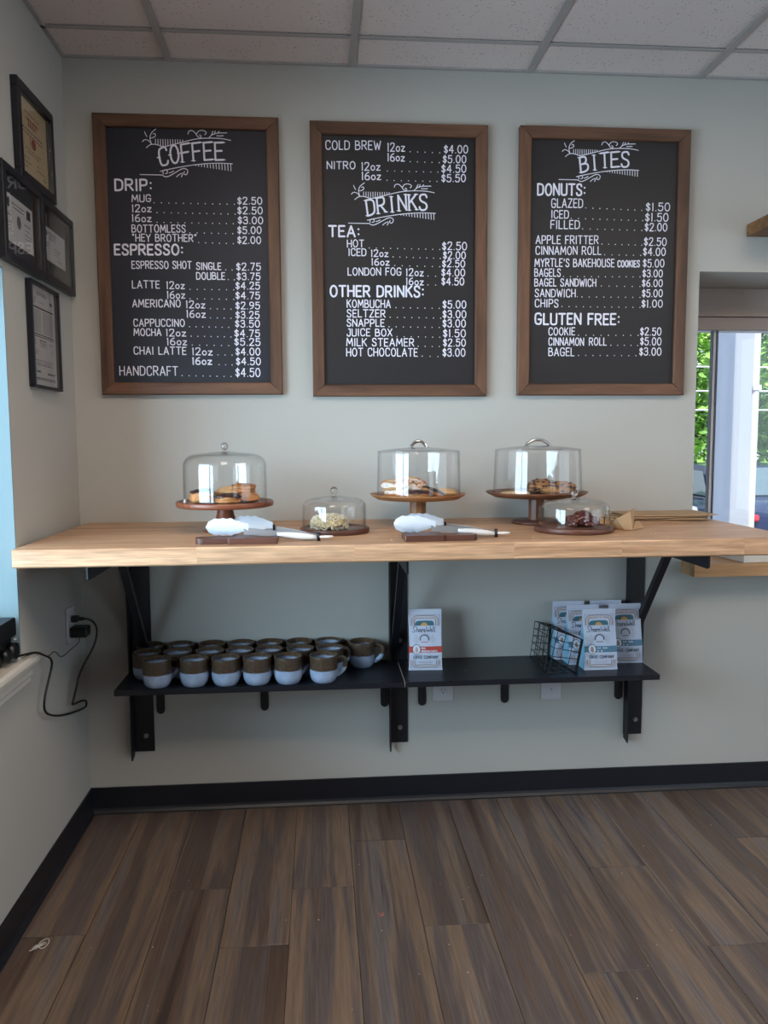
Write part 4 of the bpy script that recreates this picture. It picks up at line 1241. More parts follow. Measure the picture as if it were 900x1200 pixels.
# ------------------------------------------------------------------ coffee bags
def make_bag(label, band, gusset, words, W_=0.117, H_=0.205, group=None):
    t = thing('coffee_bag', label, 'coffee bag', (0, 0, 0), 0, group)
    NU, NV = 9, 16

    def prof(v):                           # half width, half depth, lean
        hd = 0.030 * (1 - max(0, (v - 0.30)) / 0.56) if v < 0.86 else 0.0012
        hd = max(hd, 0.0014)
        if v < 0.04: hd = 0.028 + 0.002 * v / 0.04
        hw = W_ / 2 * (1.0 - 0.03 * sin(pi * min(1, v / 0.86)))
        return hw, hd

    def front(x, z, off=0.0):
        v = max(0, min(1, z / H_))
        hw, hd = prof(v)
        u = max(-1, min(1, x / hw)) if hw else 0
        y = -hd - 0.003 * (1 - u * u) * sin(pi * min(1, v / 0.86)) + 0.0012 * sin(9 * v + 4 * u) * (0.3 + v) * (1 - abs(u)) ** .5
        return (x, y - off, z)
    q = MB()
    fr_, bk = [], []
    for j in range(NV + 1):
        v = j / NV
        hw, hd = prof(v)
        for i in range(NU + 1):
            u = -1 + 2 * i / NU
            fr_.append(front(u * hw, v * H_))
            bk.append((u * hw, hd, v * H_))
    idx = lambda j, i: j * (NU + 1) + i
    F = [(idx(j, i), idx(j, i + 1), idx(j + 1, i + 1), idx(j + 1, i)) for j in range(NV) for i in range(NU)]
    q.add(fr_, F, 0, True)
    q.add(bk, [tuple(reversed(f_)) for f_ in F], 0, True)
    q.add([fr_[idx(0, i)] for i in range(NU + 1)] + [bk[idx(0, i)] for i in range(NU + 1)], [(i, i + 1, NU + 2 + i, NU + 1 + i) for i in range(NU)])
    q.add([fr_[idx(NV, i)] for i in range(NU + 1)] + [bk[idx(NV, i)] for i in range(NU + 1)], [(i, i + 1, NU + 2 + i, NU + 1 + i) for i in range(NU)])
    # heat-sealed lip at the foot
    q.box(-W_ / 2 - .001, W_ / 2 + .001, -0.031, -0.0295, 0.0, 0.007)
    q.build('bag_body', MAT['bagwhite'], t)
    g_ = MB()
    for s_ in (-1, 1):
        a, m_, c_ = [], [], []
        for j in range(NV + 1):
            v = j / NV
            hw, hd = prof(v)
            ins = 0.012 * min(1, v / 0.3) * (1 if v < .86 else .3)
            a.append((s_ * hw, fr_[idx(j, 0)][1], v * H_)); m_.append((s_ * (hw - ins), 0, v * H_)); c_.append((s_ * hw, hd, v * H_))
        g_.add(a + m_, [(j, j + 1, NV + 2 + j, NV + 1 + j) for j in range(NV)], 0, True)
        g_.add(m_ + c_, [(j, j + 1, NV + 2 + j, NV + 1 + j) for j in range(NV)], 0, True)
    g_.build('side_gusset', gusset, t)
    # printed label: coordinates of the picture of the bag, 150..635 across, 1040 (foot)..165 (top)
    mats = [MAT[k] for k in ('p_ink', band, 'p_teal', 'p_orange', 'p_tan', 'p_pink', 'p_brown', 'p_white')]
    INK, BAND, TEAL, ORA, TAN, PINK, BRN, WHT = range(8)
    q = MB()
    sx, sz = W_ / 485.0, H_ / 875.0
    T = lambda x, y: ((x - 392.5) * sx, (1040 - y) * sz)

    def line(pts, w_, mi, off, smooth=False):
        p = [T(*a) for a in pts]
        if smooth: p = chaikin(p)
        ribbon(q, p, w_ * sx, lambda x, z: front(x, z, off), mi)

    def area_(pts, mi, off):
        p = [T(*a) for a in pts]
        cx_ = sum(a[0] for a in p) / len(p); cz_ = sum(a[1] for a in p) / len(p)
        v = [front(cx_, cz_, off)] + [front(a[0], a[1], off) for a in p]
        q.add(v, [(0, i + 1, (i + 1) % len(p) + 1) for i in range(len(p))], mi)
    for k, (mi, dx) in enumerate(((BRN, 4), (ORA, 24), (BRN, 44))):
        line([(192 + dx, 405), (192 + dx, 330), (205 + dx, 285 + dx * .35), (245 + dx, 258 + dx), (540 - dx, 258 + dx), (580 - dx, 285 + dx * .35), (593 - dx, 330), (593 - dx, 405)], 7, mi, .0007, True)
        line([(192 + dx, 890), (192 + dx, 950), (205 + dx, 985 - dx * .35), (245 + dx, 1000 - dx), (540 - dx, 1000 - dx), (580 - dx, 985 - dx * .35), (593 - dx, 950), (593 - dx, 890)], 6, mi, .0007, True)
    line([(178, 890), (178, 1008), (606, 1008), (606, 890)], 3.5, BRN, .0007)
    line([(178, 405), (178, 250), (606, 250), (606, 405)], 3.5, BRN, .0007)
    area_([(242, 403), (245, 370), (262, 348), (290, 337), (390, 335), (490, 337), (515, 348), (522, 370), (523, 403), (380, 403)], TEAL, .0011)
    area_([(380 + 52 * cos(pi * k / 10), 403 - 44 * sin(pi * k / 10)) for k in range(11)], ORA, .0016)
    # script name
    W2 = [[(258, 425), (235, 412), (215, 430), (225, 452), (245, 470), (240, 492), (218, 498), (205, 485)], [(270, 418), (268, 492)], [(269, 462), (282, 450), (292, 460), (292, 492)],
          [(325, 456), (308, 452), (302, 475), (312, 492), (326, 478)], [(328, 452), (328, 480), (334, 492)], [(345, 455), (345, 492)], [(345, 468), (355, 452), (366, 458)],
          [(372, 474), (392, 470), (388, 452), (374, 458), (372, 482), (388, 494), (405, 480)], [(412, 420), (416, 470), (428, 492), (440, 455), (452, 492), (466, 470), (472, 418)],
          [(476, 474), (494, 470), (490, 452), (478, 458), (476, 482), (490, 494), (502, 482)], [(512, 418), (510, 480), (518, 492)], [(532, 416), (530, 480), (540, 492)]]
    for p in W2: line(p, 7.5, INK, .0007, True)
    # round emblem with rays
    line([(380 + 62 * cos(R(a)), 590 - 58 * sin(R(a))) for a in range(-14, 195, 16)], 13, INK, .0007)
    line([(335, 630), (425, 630)], 9, BAND if band == 'p_red' else BRN, .0007)
    line([(380 + 82 * cos(R(a)), 590 - 74 * sin(R(a))) for a in range(-20, 201, 20)], 3, TAN, .0007)
    for s_ in (-1, 1):
        for k in range(6):
            line([(380 + s_ * 98, 560 + k * 15), (380 + s_ * (165 - abs(k - 2.5) * 12), 535 + k * 24)], 3, TAN, .0007)
    # band with badge
    nseg = 10
    for k in range(nseg):
        xa_, xb_ = 152 + 481 * k / nseg, 152 + 481 * (k + 1) / nseg
        v = [front(*T(xa_, 778), .0007), front(*T(xb_, 778), .0007), front(*T(xb_, 692), .0007), front(*T(xa_, 692), .0007)]
        q.add(v, [(0, 1, 2, 3)], BAND)
    circ = lambda r_: [(262 + r_ * cos(2 * pi * k / 18), 733 + r_ * 1.2 * sin(2 * pi * k / 18)) for k in range(18)]
    area_(circ(60), INK, .0011); area_(circ(53), WHT, .0015)
    area_([(240, 760), (245, 715), (262, 692), (282, 715), (285, 768), (262, 780)], TAN if band != 'p_red' else PINK, .0019)
    mp = lambda x, z: front(x, z, .0011)
    for tx, xa_, xb_, yb, h_ in words:
        if tx == '':                                       # too small to read: a row of uneven pale marks
            x = xa_
            while x < xb_ - 8:
                line([(x, yb), (x + 3, yb - h_ + (5 if int(x) % 3 else 0)), (x + 8, yb - 4)], 5, WHT, .0011)
                x += 14
            continue
        a, b = T(xa_, yb), T(xb_, yb)
        letters(q, tx, a[0], b[0], a[1], b[1], h_ * sz, 5.5 * sx, mp, WHT)
    a, b = T(217, 868), T(398 - 55, 868)
    mp0 = lambda x, z: front(x, z, .0008)
    letters(q, 'COFFEE', a[0], b[0], a[1], b[1], 46 * sz, 5.5 * sx, mp0, INK)
    a, b = T(373, 870), T(578, 870)
    letters(q, 'COMPANY', a[0], b[0], a[1], b[1], 46 * sz, 5.5 * sx, mp0, INK)
    for yy, xa_, xb_ in ((908, 290, 500), (932, 305, 485)):
        x = xa_
        while x < xb_:
            line([(x, yy), (x + 9, yy - (6 if int(x) % 2 else 0))], 5, PINK if band != 'p_red' else TAN, .0007)
            x += 14
    q.build('label_print', mats, t)
    return t


b = make_bag('white coffee bag with a red band, standing alone by the centre bracket', 'p_red', MAT['bagred'], [('RED', 332, 392, 728, 22), ('MEXICAN EARTH', 332, 562, 770, 24)], W_=0.115, H_=0.208, group='white coffee bags on the shelf')
b.location = (1.1865, -0.117, 0.5355)
b.rotation_euler = (0, 0, R(-3))
blue0 = make_bag('x', 'p_blue', MAT['bagblue'], [('', 336, 400, 728, 22), ('', 420, 492, 728, 22), ('', 336, 372, 768, 22), ('', 390, 418, 768, 22)], W_=0.117, H_=0.208, group='white coffee bags on the shelf')
for k, (x, y, rz, lb) in enumerate([
        (1.786, -0.172, R(0), 'blue-banded white coffee bag at the very front of the cluster, beside the wire basket'),
        (1.752, -0.104, R(1), 'blue-banded white coffee bag directly behind the front bag of the cluster'),
        (1.722, -0.036, R(0), 'white coffee bag at the back left of the cluster, above the wire basket'),
        (1.906, -0.100, R(-1), 'blue-banded white coffee bag nearest the window, in front of the steel bracket'),
        (1.860, -0.036, R(0), 'white coffee bag at the back right of the cluster, only its top edge visible')]):
    o = blue0 if k == 0 else copy_tree(blue0)
    o.location = (x, y, 0.5355)
    o.rotation_euler = (0, 0, rz)
    o['label'] = lb


# ------------------------------------------------------------------ wire basket tipped on its side
bk = thing('wire_basket', 'small black wire grid basket lying on its side, left of the coffee bags', 'basket', (1.60, -0.12, 0.5355))
P_ = {'B': (1.588, -0.02, 0.537), 'A': (1.604, -0.02, 0.668), 'F': (1.628, -0.222, 0.680), 'C': (1.592, -0.232, 0.537),
      'D0': (1.655, -0.02, 0.537), 'D1': (1.662, -0.02, 0.655), 'E1': (1.712, -0.222, 0.648), 'E0': (1.690, -0.228, 0.5375)}
P_ = {k: Vector(v) for k, v in P_.items()}


def wire(pts, r=0.0013):
    q = MB(); q.tube(pts, r, 6); centred(q, 'wire', MAT['wire'], bk)


def net(a, b, c, d, nu, nv, skip=()):
    """wires across the quad a-b-c-d: nu along a-b, nv along a-d"""
    for i in range(nu + 1):
        t = i / nu
        if ('u', i) in skip: continue
        wire([a.lerp(b, t), d.lerp(c, t)])
    for i in range(nv + 1):
        t = i / nv
        if ('v', i) in skip: continue
        wire([a.lerp(d, t), b.lerp(c, t)])


net(P_['B'], P_['C'], P_['F'], P_['A'], 5, 5)
net(P_['C'], P_['E0'], P_['E1'], P_['F'], 3, 5, skip={('u', 0), ('u', 3), ('v', 0)})
net(P_['B'], P_['D0'], P_['D1'], P_['A'], 3, 5, skip={('u', 0), ('u', 3), ('v', 0)})
net(P_['B'], P_['C'], P_['E0'], P_['D0'], 5, 3, skip={('v', 0), ('v', 3)})
net(P_['A'], P_['F'], P_['E1'], P_['D1'], 5, 3, skip={('v', 0), ('v', 3), ('u', 0), ('u', 5)})


def flatbar(a, b, wd=0.009, th=0.0022):
    q = MB()
    d = (b - a).normalized()
    n_ = (P_['E1'] - P_['E0']).cross(P_['D0'] - P_['E0']).normalized()
    s_ = n_ * wd / 2
    t_ = d.cross(n_) * th / 2
    v = [a - s_ - t_, a + s_ - t_, a + s_ + t_, a - s_ + t_, b - s_ - t_, b + s_ - t_, b + s_ + t_, b - s_ + t_]
    q.add(v, [(3, 2, 1, 0), (4, 5, 6, 7)] + [(k, (k + 1) % 4, 4 + (k + 1) % 4, 4 + k) for k in range(4)])
    centred(q, 'rim_bar', MAT['wire'], bk)


flatbar(P_['D0'], P_['D1']); flatbar(P_['E0'], P_['E1']); flatbar(P_['D1'], P_['E1']); flatbar(P_['D0'], P_['E0'])


# ------------------------------------------------------------------ cake stands, boards and glass domes
TOP = CZ1 + 0.0004


def cake_stand(label, x, y, r, zt, kind, mat, group='wooden cake stands on the counter'):
    """pedestal stand; kind 'flared' = turned trumpet foot, 'post' = straight post on a flat disc"""
    t = thing('cake_stand', label, 'cake stand', (x, y, TOP), 0, group)
    h = zt - TOP
    q = MB()
    if kind == 'flared':
        q.lathe([(0, h - 0.018), (r - 0.012, h - 0.018), (r - 0.002, h - 0.015), (r, h - 0.010), (r, h - 0.001), (r - 0.002, h + 0.001), (r - 0.007, h + 0.001), (r - 0.010, h - 0.004), (0, h - 0.004)], 56)
    else:
        q.lathe([(0, h - 0.020), (r * 0.55, h - 0.0195), (r * 0.84, h - 0.015), (r - 0.006, h - 0.004), (r, h + 0.001), (r - 0.001, h + 0.003), (r - 0.005, h + 0.002), (r - 0.014, h - 0.004), (r - 0.024, h - 0.007), (0, h - 0.007)], 56)
    q.build('plate', mat, t)
    q = MB()
    if kind == 'flared':
        q.lathe([(0.024, h - 0.018), (0.025, h - 0.030), (0.028, h - 0.045), (0.036, 0.028), (0.050, 0.014), (0.066, 0.007), (0.070, 0.004), (0.070, 0.0), (0, 0)], 40)
        q.build('pedestal', mat, t)
    else:
        q.cyl((0, 0, 0.012), 0.027, h - 0.032, 10, smooth=False)
        q.build('post', mat, t)
        q = MB()
        q.lathe([(0, 0.012), (0.070, 0.012), (0.079, 0.010), (0.083, 0.005), (0.082, 0.0), (0, 0)], 44)
        q.build('foot', MAT['walnut'], t)
    return t


s1 = cake_stand('red-brown cake stand with a trumpet foot and dark filled pastries', 0.533, -0.30, 0.150, 1.1415, 'flared', MAT['acacia'])
s3 = cake_stand('honey-brown cake stand with a straight post, carrying sprinkled donuts', 1.150, -0.22, 0.158, 1.150, 'post', MAT['mango'])
s4 = cake_stand('dark-rimmed cake stand with a straight post, carrying chocolate chip cookies', 1.5535, -0.20, 0.169, 1.152, 'post', MAT['acacia2'])


def serving_disc(label, x, y, r, mat):
    t = thing('serving_board', label, 'board', (x, y, TOP), 0, 'round wooden boards under the small domes')
    q = MB()
    q.lathe([(0, 0), (r - 0.002, 0), (r, 0.002), (r, 0.014), (r - 0.002, 0.016), (r - 0.006, 0.016), (r - 0.008, 0.013), (0, 0.013)], 52)
    q.build('board', mat, t)
    return t


d2 = serving_disc('round dark wooden board under the small dome with the coconut donut', 0.873, -0.38, 0.106, MAT['walnut'])
d5 = serving_disc('round dark wooden board under the small dome with the dark glazed pastry', 1.603, -0.44, 0.119, MAT['walnut'])


def glass_cloche(label, x, y, zb, r, zs, zt, mat, rs_=0.045):
    """blown glass dome with a ball knob: outer and inner wall, rolled rim"""
    t = thing('glass_dome', label, 'glass dome', (x, y, zb), 0, 'clear domes over the pastries')
    h = zt - zb
    o = [(r, 0.0)]
    o += [(r * (1 + 0.004 * sin(k)), (h - rs_) * k / 4) for k in range(1, 5)]
    n = 9
    for k in range(1, n + 1):
        a = pi / 2 * k / n
        o.append((r - rs_ * 0.95 * (1 - cos(a)), (h - rs_) + (rs_ - 0.008) * sin(a)))
    rr = o[-1][0]
    o += [(rr * 0.75, h - 0.0055), (rr * 0.45, h - 0.0025), (0.012, h)]
    w_ = 0.0028
    inner = [(max(0.0, a - w_), b - (w_ if b > h - rs_ + 0.01 else 0)) for a, b in o][::-1]
    q = MB()
    q.lathe(o + [(0.0, h)], 56)
    q.lathe([(0.0, h - w_)] + inner, 56)
    q.lathe([(r, 0), (r - w_, 0)], 56)
    q.build('dome', mat, t)
    q = MB()
    q.lathe([(0.0, h + 0.0), (0.007, h), (0.0065, h + 0.003), (0.005, h + 0.006)], 20)
    q.sphere((0, 0, h + 0.0155), 0.0115, 18, 12)
    q.build('knob', MAT['solidglass'], t)
    return t


def acrylic_dome(label, x, y, zb, r0, r1, zs, za, hw, rz):
    t = thing('glass_dome', label, 'glass dome', (x, y, zb), 0, 'clear domes over the pastries')
    h, ha = zs - zb, za - zb
    w_ = 0.0025
    q = MB()
    q.lathe([(r0 + (r1 - r0) * k_, h * k_) for k_ in (0, .02, .25, .5, .75, .96, .99)] + [(r1 + 0.0015, h + 0.001), (r1 * 0.97, h + 0.004), (r1 * 0.55, ha - 0.004), (r1 * 0.2, ha - 0.001), (0, ha)], 60)
    q.lathe([(0, ha - w_), (r1 * 0.2, ha - 0.001 - w_), (r1 * 0.55, ha - 0.004 - w_), (r1 - 0.006, h - 0.001)] + [(r0 + (r1 - r0) * k_ - w_, h * k_ - (0.003 if k_ > .9 else 0)) for k_ in (.99, .96, .75, .5, .25, .02, 0)], 60)
    q.lathe([(r0, 0), (r0 - w_, 0)], 60)
    q.build('dome', MAT['acrylic'], t)
    q = MB()
    q.lathe([(r1 + 0.0015, h + 0.001), (r1 * 0.985, h + 0.0035), (r1 * 0.975, h + 0.001), (r1, h - 0.001)], 60)
    q.build('shoulder_rim', MAT['acrylic'], t)
    q = MB()
    pts = [(-hw, 0), (-hw * 0.8, 0.008), (-hw * 0.45, 0.0165), (0, 0.0195), (hw * 0.45, 0.0165), (hw * 0.8, 0.008), (hw, 0)]
    pts = chaikin(pts, 2)
    q.tube([(a * cos(rz), a * sin(rz), ha + b - 0.0005) for a, b in pts], 0.0028, 8, flat=1.8)
    for s_ in (-1, 1):
        q.sphere((s_ * hw * cos(rz), s_ * hw * sin(rz), ha), 0.0055, 10, 6, sz=0.5)
    q.build('handle', MAT['chrome'], t)
    return t


glass_cloche('tall glass dome with a ball knob over the filled pastries', 0.5345, -0.30, 1.1382, 0.128, 0, 1.296, MAT['dome'], 0.045)
glass_cloche('small low glass dome with a ball knob over the coconut donut', 0.872, -0.38, 1.0608, 0.0975, 0, 1.160, MAT['dome'], 0.034)
glass_cloche('small low glass dome with a ball knob over the dark glazed pastry', 1.604, -0.44, 1.0608, 0.1065, 0, 1.149, MAT['dome'], 0.034)
acrylic_dome('straight-sided clear dome with a short arched handle over the sprinkled donuts', 1.1525, -0.22, 1.1436, 0.138, 0.134, 1.290, 1.305, 0.026, R(-10))
acrylic_dome('straight-sided clear dome with a wide arched handle over the chocolate chip cookies', 1.5555, -0.20, 1.1456, 0.1475, 0.141, 1.293, 1.308, 0.044, R(12))


# ------------------------------------------------------------------ pastries
def fbm(p, s, o=3):
    v, a = 0, 1
    for k in range(o):
        v += a * noise.noise(Vector(p) * s * (2 ** k))
        a *= .5
    return v


def blob(mb, r, h, seed, amp=0.1, sc_=1.0, crease=0.0, z0=0.0, mi=0, cap=None, off=0.0, sx=1.0, flatb=0.35, seg=28, rings=14):
    """bun shape of radius r and height h; crease = waist of a split bun; cap = only the top down to a wavy edge (icing)"""
    v, f = [], []
    lo = -pi / 2 if cap is None else None
    for i in range(rings + 1):
        for k in range(seg):
            a = 2 * pi * k / seg
            if cap is None:
                ph = -pi / 2 + pi * i / rings
            else:
                edge = cap + 0.28 * noise.noise(Vector((cos(a) * 1.7 + seed, sin(a) * 1.7, seed)))
                ph = edge + (pi / 2 - edge) * i / rings
            cp, sp_ = cos(ph), sin(ph)
            rr = r * (abs(cp) ** 0.82)
            zz = (abs(sp_) ** 1.0) * (1 if sp_ > 0 else -1)
            if zz < 0: zz *= flatb / 0.5
            n_ = fbm((cos(a) * cp + seed * 3.1, sin(a) * cp + seed, sp_ * 1.3), 1.6) + 0.28 * noise.noise(Vector((cos(a) * cp + seed, sin(a) * cp, sp_)) * 6.5)
            rr *= 1 + amp * n_
            if crease and abs(zz) < 0.35:
                rr *= 1 - crease * (1 - abs(zz) / 0.35)
            zc = h * (0.5 * zz + 0.5 * (flatb / 0.5)) / (0.5 + 0.5 * flatb / 0.5) if zz <= 1 else h
            v.append(((rr + off) * cos(a) * sx, (rr + off) * sin(a), z0 + max(0, zc * (1 + amp * .6 * n_)) + off * (1 if sp_ > 0 else 0)))
    for i in range(rings):
        for k in range(seg):
            k2 = (k + 1) % seg
            f.append((i * seg + k, i * seg + k2, (i + 1) * seg + k2, (i + 1) * seg + k))
    mb.add(v, f, mi, True)
    return mb


def pastry(name, label, cat, x, y, z, r, h, seed, body, group, icing=None, cap=0.35, crease=0.0, rz=0.0, amp=0.24, sx=1.0, tilt=None, chips=None, nchips=0, sprinkle=0):
    t = thing(name, label, cat, (x, y, z), rz, group)
    if tilt: t.rotation_euler = (tilt[0], tilt[1], rz)
    q = blob(MB(), r, h, seed, amp, crease=crease, sx=sx)
    q.build('crumb_body', body, t)
    if icing:
        q = blob(MB(), r, h, seed, amp, crease=0, cap=cap, off=0.0013, sx=sx, rings=8)
        q.build('icing', icing, t)
    rc = random.Random(seed)
    if nchips:
        q = MB()
        for k in range(nchips):
            a, ph = rc.uniform(0, 2 * pi), rc.uniform(-0.1, 1.35)
            rr = r * (cos(ph) ** 0.72) * sx
            zz = h * (0.5 * sin(ph) ** 0.85 + 0.175) / 0.675 if ph > 0 else h * 0.25
            q.sphere((rr * cos(a), rr * sin(a), zz), rc.uniform(0.0038, 0.0078), 6, 4, sz=0.45)
        q.build('chocolate_chips', MAT['choc'], t, kind='stuff')
    if sprinkle:
        q = MB()
        for k in range(sprinkle):
            a, ph = rc.uniform(0, 2 * pi), rc.uniform(0.15, 1.45)
            rr = (r + .0018) * (cos(ph) ** 0.72) * sx
            zz = h * (0.5 * sin(ph) ** 0.85 + 0.175) / 0.675 + 0.0018
            p = Vector((rr * cos(a), rr * sin(a), zz))
            b_ = rc.uniform(0, 2 * pi)
            d = Vector((cos(b_), sin(b_), rc.uniform(-.4, .4))) * 0.0024
            q.tube([p - d, p + d], 0.0009, 5, mi=rc.randrange(4))
        q.build('sprinkles', [MAT['spr_r'], MAT['spr_y'], MAT['spr_g'], MAT['spr_b']], t, kind='stuff')
    return t


Z1, Z3, Z4 = 1.1380, 1.1435, 1.1455
g1 = 'filled pastries on the red-brown stand'
pastry('filled_pastry', 'chocolate-streaked filled pastry at the left front under the tall dome', 'pastry', 0.472, -0.362, Z1, 0.040, 0.046, 3, MAT['bread'], g1, MAT['choc'], 0.55, 0.16)
pastry('filled_pastry', 'low filled pastry with a chocolate top, front centre under the tall dome', 'pastry', 0.553, -0.378, Z1, 0.042, 0.031, 5, MAT['bread'], g1, MAT['choc'], 0.35, 0.14)
pastry('filled_pastry', 'plain golden filled pastry behind the two chocolate ones under the tall dome', 'pastry', 0.536, -0.292, Z1, 0.040, 0.046, 9, MAT['breadlite'], g1, None, 0.3, 0.18)
pastry('filled_pastry', 'golden pastry lying at the right under the tall dome, another on it', 'pastry', 0.606, -0.318, Z1, 0.040, 0.028, 12, MAT['bread'], g1, None, 0.3, 0.10)
pastry('filled_pastry', 'tall golden pastry with a toasted top, highest under the tall dome', 'pastry', 0.582, -0.262, Z1 + 0.022, 0.046, 0.034, 15, MAT['bread'], g1, MAT['caramel'], 0.65, 0.16)
o_ = thing('plastic_tag', 'tiny white plastic tag at the left rim of the red-brown cake stand', 'tag', (0.418, -0.345, Z1))
q = MB(); q.lathe([(0, 0), (0.0045, 0.001), (0.0055, 0.005), (0.003, 0.012), (0, 0.015)], 10); q.build('tag_body', MAT['whiteplas'], o_)


def donut(name, label, x, y, z, R_, r_, seed, body, icing, group, sprinkle=0, tilt=(0, 0), cat='donut'):
    t = thing(name, label, cat, (x, y, z), 0, group)
    t.rotation_euler = (tilt[0], tilt[1], 0)

    def torus(off, p0, p1, nb):
        v, f = [], []
        seg = 28
        for i in range(seg):
            a = 2 * pi * i / seg
            wob_ = 0.22 * noise.noise(Vector((cos(a) * 2 + seed, sin(a) * 2, 1.0)))
            for k in range(nb + 1):
                b_ = p0 + (p1 - p0) * k / nb + (wob_ if k in (0, nb) and off else 0) * (1 if k == 0 else -1)
                rr = (r_ + off) * (1 + 0.06 * fbm((cos(a) + seed, sin(a), cos(b_)), 1.8))
                v.append(((R_ + rr * cos(b_)) * cos(a), (R_ + rr * cos(b_)) * sin(a), r_ * 0.82 + rr * 0.85 * sin(b_)))
        m_ = nb + 1
        for i in range(seg):
            for k in range(nb):
                j = (i + 1) % seg
                f.append((i * m_ + k, j * m_ + k, j * m_ + k + 1, i * m_ + k + 1))
        return v, f
    q = MB(); q.add(*torus(0, 0, 2 * pi, 16), 0, True); q.build('dough_ring', body, t)
    if icing:
        q = MB(); q.add(*torus(0.0014, R(5), R(175), 10), 0, True); q.build('icing', icing, t)
    if sprinkle:
        rc = random.Random(seed)
        q = MB()
        for k in range(sprinkle):
            a, b_ = rc.uniform(0, 2 * pi), rc.uniform(R(15), R(165))
            rr = r_ + 0.003
            p = Vector(((R_ + rr * cos(b_)) * cos(a), (R_ + rr * cos(b_)) * sin(a), r_ * 0.82 + rr * 0.87 * sin(b_)))
            c_ = rc.uniform(0, 2 * pi)
            d = Vector((cos(c_), sin(c_), rc.uniform(-.5, .5))) * 0.0032
            q.tube([p - d, p + d], 0.0012, 5, mi=rc.choice((0, 1, 1, 2, 3, 3)))
        q.build('sprinkles', [MAT['spr_r'], MAT['spr_y'], MAT['spr_g'], MAT['spr_b']], t, kind='stuff')
    return t


g3 = 'donuts on the honey-brown stand'
donut('donut', 'white-iced donut lying at the bottom left under the short-handled dome', 1.078, -0.262, Z3, 0.027, 0.0155, 2, MAT['bread'], MAT['icing'], g3, 60)
donut('donut', 'sprinkled white-iced donut on top at the left under the short-handled dome', 1.070, -0.255, Z3 + 0.026, 0.027, 0.0155, 7, MAT['breadlite'], MAT['icing'], g3, 110, (R(6), R(-5)))
donut('donut', 'sprinkled donut leaning on the others, middle of the honey-brown stand', 1.135, -0.215, Z3 + 0.024, 0.026, 0.0155, 4, MAT['bread'], MAT['icing'], g3, 100, (R(20), R(8)))
donut('donut', 'chocolate-iced donut at the front middle of the honey-brown stand', 1.140, -0.292, Z3, 0.026, 0.0145, 6, MAT['bread'], MAT['choc'], g3, 0)
donut('donut', 'chocolate-iced donut tilted against the sprinkled one on the honey-brown stand', 1.190, -0.255, Z3 + 0.004, 0.026, 0.014, 8, MAT['bread'], MAT['choc'], g3, 0, (R(-4), R(22)))
pastry('apple_fritter', 'flat golden fritter at the right under the short-handled dome', 'pastry', 1.238, -0.230, Z3, 0.042, 0.026, 21, MAT['breadlite'], g3, None, amp=0.16)

g4 = 'cookies on the dark-rimmed stand'
pastry('chocolate_chip_cookie', 'thick chocolate chip cookie at the front of the cookie pile', 'cookie', 1.598, -0.272, Z4, 0.052, 0.034, 31, MAT['cookie'], g4, nchips=48, amp=0.10)
pastry('chocolate_chip_cookie', 'chocolate chip cookie on top of the pile, toward the post side', 'cookie', 1.568, -0.208, Z4 + 0.022, 0.046, 0.024, 33, MAT['cookie'], g4, nchips=44, amp=0.10, tilt=(R(12), R(-4)))
pastry('chocolate_chip_cookie', 'chocolate chip cookie at the right edge of the pile', 'cookie', 1.638, -0.205, Z4, 0.046, 0.042, 35, MAT['cookie'], g4, nchips=44, amp=0.10)
pastry('chocolate_chip_cookie', 'chocolate chip cookie at the bottom of the pile, mostly hidden at the back', 'cookie', 1.580, -0.160, Z4, 0.046, 0.022, 37, MAT['cookie'], g4, nchips=30, amp=0.08)
pastry('sugar_cookie', 'pale flat sugar cookie alone at the left of the dark-rimmed stand', 'cookie', 1.468, -0.250, Z4, 0.050, 0.013, 41, MAT['sugar'], g4, amp=0.06)

t = pastry('coconut_donut', 'round donut covered in cream coconut shreds under the small dome', 'donut', 0.857, -0.395, 1.0606, 0.053, 0.040, 51, MAT['cocobase'], None, amp=0.18)
rc = random.Random(5)
q = MB()
for k in range(620):
    a, ph = rc.uniform(0, 2 * pi), rc.uniform(-0.35, 1.5)
    rr = 0.056 * (cos(ph) ** 0.72)
    zz = 0.042 * (0.5 * abs(sin(ph)) ** 0.85 * (1 if ph > 0 else -1) + 0.175) / 0.675
    p = Vector((rr * cos(a), rr * sin(a), max(0.002, zz + 0.001)))
    d = Vector((rc.uniform(-1, 1), rc.uniform(-1, 1), rc.uniform(-0.6, 0.6))).normalized() * rc.uniform(0.004, 0.008)
    q.tube([p - d, p + d * 0.3 + Vector((0, 0, .001)), p + d], [0.0012, 0.0017, 0.0008], 4, flat=0.5)
q.build('coconut_shreds', MAT['coconut'], t, kind='stuff')
q = MB()
for k in range(14):
    a = rc.uniform(0, 2 * pi); rr = rc.uniform(0, 0.04)
    q.sphere((rr * cos(a), rr * sin(a), 0.040 - rr * 0.2), rc.uniform(0.0025, 0.005), 6, 4, sz=0.5)
q.build('chocolate_flecks', MAT['choc'], t, kind='stuff')

